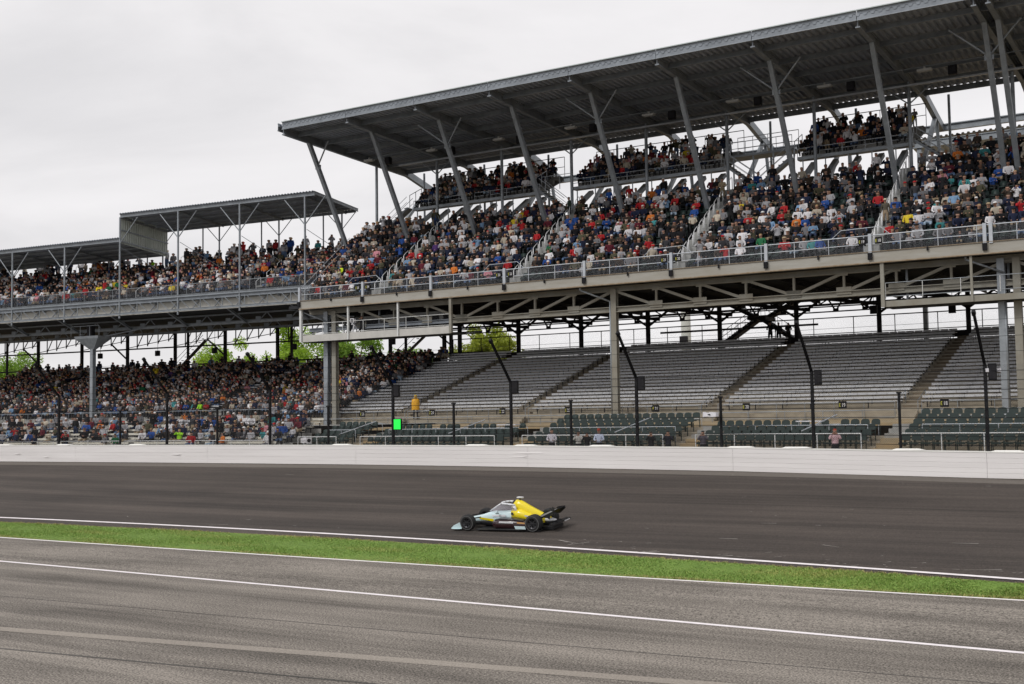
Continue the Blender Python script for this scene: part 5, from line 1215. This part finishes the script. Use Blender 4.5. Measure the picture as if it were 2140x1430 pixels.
# ------------------------------------------------------------------ signs with section numbers
def text_mesh(s, size, m):
    cu = bpy.data.curves.new('txt', 'FONT'); cu.body = s; cu.size = size; cu.align_x = 'LEFT'; cu.extrude = .004
    o = bpy.data.objects.new('txt', cu); COL.objects.link(o); dg = bpy.context.evaluated_depsgraph_get(); dg.update()
    me = bpy.data.meshes.new_from_object(o.evaluated_get(dg)); bpy.data.objects.remove(o); bpy.data.curves.remove(cu); me.materials.clear(); me.materials.append(m); return me
YTX = mat('sign_yellow', (.62, .60, .08), .6); WTX = mat('sign_white', (.78, .77, .78), .6)
def sign(x, y, z, num, s, label):
    t = box('section_sign', (x, y, z), (s, .04, s * .95), BLACKP, None); tag(t, label, 'sign', 'section number signs')
    R = Matrix.Translation((x, y - .026, z)) @ Matrix.Rotation(pi / 2, 4, 'X')
    put(bpy.data.objects.new('letter', text_mesh('E', s * .62, YTX)), t, R @ Matrix.Translation((-s * .46, -s * .22, 0)) @ Matrix.Diagonal((.72, 1, 1, 1)))
    put(bpy.data.objects.new('number', text_mesh(num, s * .62, WTX)), t, R @ Matrix.Translation((-s * .13, -s * .22, 0)) @ Matrix.Diagonal((.80, 1, 1, 1)))
for i, u in enumerate([-16.34, -22.48, -28.82, -35.33, -42.2, -47.76, -54.17, -61.0]):
    sign(u, 74.38, 5.84, str(18 + i), .5, f'black section sign reading E{18+i} on the railing below the benches')
for (a, na), (b, nb) in (((-20.54, 19), (-19.54, 18)), ((-33.80, 21), (-32.78, 20)), ((-47.03, 23), (-46.02, 22)), ((-60.27, 25), (-59.26, 24))):
    for x, n, sd in ((a, na, 'left'), (b, nb, 'right')): sign(x, 73.0, 15.78, str(n), .42, f'small section sign reading E{n} on the upper deck front railing')

# ------------------------------------------------------------------ loudspeakers, lamps, cameras, green signal panel
ORDW = ['first', 'second', 'third', 'fourth', 'fifth', 'sixth', 'seventh', 'eighth', 'ninth', 'tenth']
SPK = {}
def speaker(M, label, group, s=(.5, .45, .85)):
    k = s
    if k not in SPK:
        mb = MB(); w, d, h = s
        rings = [[(-w / 2 * f, -d / 2 + yy, -h / 2 * f2), (w / 2 * f, -d / 2 + yy, -h / 2 * f2), (w / 2 * f, -d / 2 + yy, h / 2 * f2), (-w / 2 * f, -d / 2 + yy, h / 2 * f2)] for yy, f, f2 in ((0, .94, .96), (.03, 1, 1), (d * .6, 1, 1), (d, .7, .9))]
        mb.loft(rings); g = MB(); g.box((0, -d / 2 - .012, 0), (w * .84, .02, h * .88)); SPK[k] = (mb.mesh('speaker_cabinet', BLACKP), g.mesh('grille', DARK))
    a, b = SPK[k]; o = put(bpy.data.objects.new('loudspeaker', a), None, M); tag(o, label, 'loudspeaker', group); put(bpy.data.objects.new('grille', b), o, M); return o
for i, u in enumerate([x for x in BENT if -46 < x < -5]):
    speaker(T(u + .31, v_wall(u) + .32, 7.08, .2), f'black loudspeaker on a bent fence post, {ORDW[i]} counted from the left', 'loudspeakers on the fence posts', (.36, .32, .74))
for i in range(len(BAY) - 1):
    u = BAY[i] + 3.6
    speaker(T(u, 82.6, 28.15), f'black loudspeaker under the main roof, {ORDW[i]} bay from the left', 'loudspeakers under the main roof', (.55, .5, .62))
    mb = MB(); mb.box((0, 0, 0), (.95, .42, .14)); mb.box((0, 0, .15), (.12, .12, .2)); mb.box((0, 0, -.08), (.8, .3, .03))
    o = mb.build('roof_lamp', LAMPG, None, T(BAY[i] + 1.9, 82.0, 28.3)); tag(o, f'pale rectangular lamp under the main roof, {ORDW[i]} bay from the left', 'lamp', 'lamps under the main roof')
for i, (u, v, z) in enumerate(((-71.6, 92, 12.95), (-24.2, 88.5, 12.9), (-19.4, 92, 12.9))):
    o = speaker(T(u, v, z), ['small black loudspeaker hanging above the last spectators of the lower stand', 'small black loudspeaker hanging above E19 benches against the sky', 'small black loudspeaker hanging at top of the E18 stairs'][i], 'loudspeakers hanging below the deck', (.5, .4, .62))
    beam('hanger_rod', (u, v, z + .3), (u, v, 14.7), .03, .03, DARK, o)
for i, p in enumerate((-36.5, -28.0, -20.0, -9.5)):
    c = LF.P(p, 14, 13.1); o = speaker(Matrix.Translation(c), f'small black loudspeaker above the left lower crowd, {ORDW[i]} from the left', 'loudspeakers above the left crowd', (.5, .4, .6)); beam('hanger_rod', c + Vector((0, 0, .3)), c + Vector((0, 0, 2.8)), .03, .03, DARK, o)
# green panel
gp = box('signal_panel', (-44.28, v_wall(-44) + .12, 5.05), (.56, .10, .68), BLACKP, None); tag(gp, 'bright green lit signal panel fixed to a fence post above the wall', 'signal')
box('lit_face', (-44.28, v_wall(-44) + .055, 5.06), (.50, .02, .60), emit('green_led', (.01, .70, .06), .75), gp)
# tv cameras
def tvcam(M, label, s=1.0, legs=True):
    t = bpy.data.objects.new('television_camera', None); put(t, None, M); tag(t, label, 'camera')
    M2 = M @ Matrix.Scale(s, 4); mb = MB(); mb.loft([[(x, y * w, z * h + 1.25) for y, z in ((-1, -1), (1, -1), (1, 1), (-1, 1))] for x, w, h in ((-.45, .13, .13), (.1, .15, .16), (.15, .11, .12), (.55, .12, .13), (.62, .17, .17))]); b = mb.build('camera_body', WHITEPLASTIC, t, M2)
    mb = MB(); mb.loft([[(.60, .12 * cos(a), 1.25 + .12 * sin(a)) for a in np.linspace(0, 2 * pi, 13)[:-1]], [(.635, .11 * cos(a), 1.25 + .11 * sin(a)) for a in np.linspace(0, 2 * pi, 13)[:-1]]]); mb.build('lens', BLACK, b, M2)
    if legs:
        for a in (0, 2.1, 4.2): beam('tripod_leg', M2 @ Vector((0, 0, 1.1)), M2 @ Vector((.4 * cos(a), .4 * sin(a), 0)), .05, .05, WHITEPLASTIC, t)
        mb = MB(); mb.box((0, 0, 1.08), (.25, .2, .12)); mb.build('pan_head', GALV, t, M2)
    else: beam('mount', M2 @ Vector((0, 0, 1.25)), M2 @ Vector((.05, .3, 1.25)), .06, .06, BLACK, t)
tvcam(T(-52.3, v_wall(-52) + 1.1, 2.72, -.5), 'white television camera on a tripod behind the wall beside the front rail', 1.1)
tvcam(T(-24.0, v_wall(-24) - .05, 4.35, 2.8, .8), 'small white camera box clamped to a short black fence post', 1.0, False)
tvcam(T(-10.4, v_wall(-10) + .3, 6.4, .4, .6), 'white camera bracket on top of the tall fence post at right', 1.0, False)
tvcam(T(-61.3, 73.8, 12.0, -1.2), 'broadcast camera on a tripod on the left hanging platform', 1.0)
# cooler behind the wall
mb = MB(); mb.box((0, 0, .2), (.62, .4, .4), 0); mb.box((0, 0, .43), (.66, .44, .07), 1)
tag(mb.build('cooler_box', [mat('cooler_teal', (.01, .30, .32), .5), CAPW], None, T(-53.7, v_wall(-53) + 1.0, 3.35)), 'teal cooler box with pale lid standing by the front rail', 'cooler')
# white folding tables left between the front chairs
for i, (u, dv) in enumerate(((-39.3, 4.6), (-20.4, 4.6))):
    t = box('folding_table', (u, v_wall(u) + dv, 4.93), (1.35, .6, .06), WHITEPLASTIC, None); tag(t, ['white folding table among the front chairs near sign E23', 'white folding table among the front chairs near sign E19'][i], 'table')
    for a in (-.55, .55):
        for b in (-.22, .22): beam('leg', (u + a, v_wall(u) + dv + b, 4.1), (u + a * .95, v_wall(u) + dv + b, 4.9), .035, .035, WHITEPLASTIC, t, 'tube')

# ------------------------------------------------------------------ what stands behind: trees, pylon, shed roof
def tree(x, y, zb, h, rad, col, label, seed):
    rg = np.random.default_rng(seed); t = thing('tree', label, 'tree', (x, y, zb), 'trees behind the stands')
    mb = MB(); N = 8
    mb.loft([[(x + r * cos(2 * pi * k / N) + ox, y + r * sin(2 * pi * k / N), zb + z) for k in range(N)] for z, r, ox in ((0, .42, 0), (h * .25, .32, .1), (h * .5, .22, -.1), (h * .8, .08, .1))])
    cl = []
    for i in range(15):
        a = rg.uniform(0, 2 * pi); e = rg.uniform(.15, 1.0); rr = rad * rg.uniform(.35, .85); zz = h * (.38 + .55 * e); fall = math.sqrt(max(.1, 1 - ((e - .45) / .68) ** 2))
        p = Vector((x + rr * fall * cos(a), y + rr * fall * sin(a), zb + zz)); cl.append(p); mb.beam((x, y, zb + h * rg.uniform(.22, .5)), p, .14, .14, 'tube')
    mb.build('trunk', BARK, t)
    for p in list(cl):
        for _ in range(3): cl.append(p + Vector(rg.normal(0, rad * .22, 3)))
    n = 13000; ci = rg.integers(0, len(cl), n); C = np.array([tuple(c) for c in cl])[ci]; off = rg.normal(0, 1, (n, 3)); off /= np.linalg.norm(off, axis=1, keepdims=True)
    off *= (rg.random((n, 1)) ** .45) * rad * .24; P = C + off; sz = rg.uniform(.12, .27, n)
    d1 = rg.normal(0, 1, (n, 3)); d1 /= np.linalg.norm(d1, axis=1, keepdims=True); d2 = np.cross(d1, rg.normal(0, 1, (n, 3))); d2 /= np.linalg.norm(d2, axis=1, keepdims=True)
    V = np.stack([P - d1 * sz[:, None], P + d2 * sz[:, None] * .5, P + d1 * sz[:, None], P - d2 * sz[:, None] * .5], 1).astype(np.float32)
    me = bpy.data.meshes.new('crown'); me.vertices.add(4 * n); me.vertices.foreach_set('co', V.reshape(-1)); me.loops.add(4 * n); me.loops.foreach_set('vertex_index', np.arange(4 * n, dtype=np.int32)); me.polygons.add(n); me.polygons.foreach_set('loop_start', np.arange(0, 4 * n, 4, dtype=np.int32))
    at = me.color_attributes.new('leaf', 'FLOAT_COLOR', 'POINT'); c = np.array(col)[None] * rg.uniform(.65, 1.3, (n, 1)); at.data.foreach_set('color', np.repeat(np.concatenate([c, np.ones((n, 1))], 1), 4, 0).astype(np.float32).reshape(-1)); me.update(); me.validate()
    if 'leaf' not in MATS:
        m = bpy.data.materials.new('leaf'); m.use_nodes = True; nn = m.node_tree.nodes; b = nn['Principled BSDF']; b.inputs['Roughness'].default_value = .6
        a = nn.new('ShaderNodeVertexColor'); a.layer_name = 'leaf'; tr = nn.new('ShaderNodeBsdfTranslucent'); mx_ = nn.new('ShaderNodeMixShader'); mx_.inputs['Fac'].default_value = .45
        l = m.node_tree.links; l.new(a.outputs['Color'], b.inputs['Base Color']); l.new(a.outputs['Color'], tr.inputs['Color']); l.new(b.outputs['BSDF'], mx_.inputs[1]); l.new(tr.outputs['BSDF'], mx_.inputs[2]); l.new(mx_.outputs['Shader'], nn['Material Output'].inputs['Surface']); MATS['leaf'] = m
    me.materials.append(MATS['leaf']); put(bpy.data.objects.new('crown', me), t, Matrix.Identity(4))
G1, G2 = (.33, .50, .05), (.25, .41, .06)
for i, (x, y, h, r, c, lab) in enumerate(((-127, 125, 14.0, 5.0, G1, 'bright green tree glimpsed beneath the left upper deck'), (-117, 126, 16.5, 5.0, G1, 'broad bright green tree left of the hanging platform'), (-104, 124, 14.2, 4.6, G2, 'mid green tree directly behind the hanging platform'), (-96, 128, 12.3, 4.0, G2, 'mid green tree right of the hanging platform'), (-82.5, 125, 13.4, 4.4, (.34, .40, .045), 'yellow-green tree above the empty E24 benches'), (-178, 126, 13.5, 5.5, G2, 'green tree at the far left edge beneath the deck'))):
    tree(x, y, 2.9, h, r, c, lab, 40 + i)
mb = MB(); N = 20
mb.loft([[(-57.6 + r * cos(2 * pi * k / N), 130 + r * sin(2 * pi * k / N), z) for k in range(N)] for z, r in ((2.9, .66), (12, .6), (25, .5))])
py = mb.build('pylon', mat('pylon_grey', (.50, .51, .47), .6, 0, .1, 1), None, None, True); tag(py, 'pale round steel pylon rising behind the crossing stairs', 'pylon')
box('junction_box', (-57.6, 129.3, 14.1), (.9, .4, 1.1), DARK, py)
sh = thing('shed_roof', 'low corrugated roof on posts behind the right end of the stand', 'roof', (-10, 99, 3))
B(MF, 'roof_beam', (-24, 99, 27.0), (10, 99, 27.0), .2, .55, GALV, sh, 'ibeam'); corrugated('roof_sheet', MF, -24, 10, 98.8, 104, 27.4, 27.0, ROOFM, sh, .42, .12)
for k in range(6): B(MF, 'roof_post', (-23 + 6 * k, 99.2, 3), (-23 + 6 * k, 99.2, 26.8), .35, .35, GALV, sh, 'box')
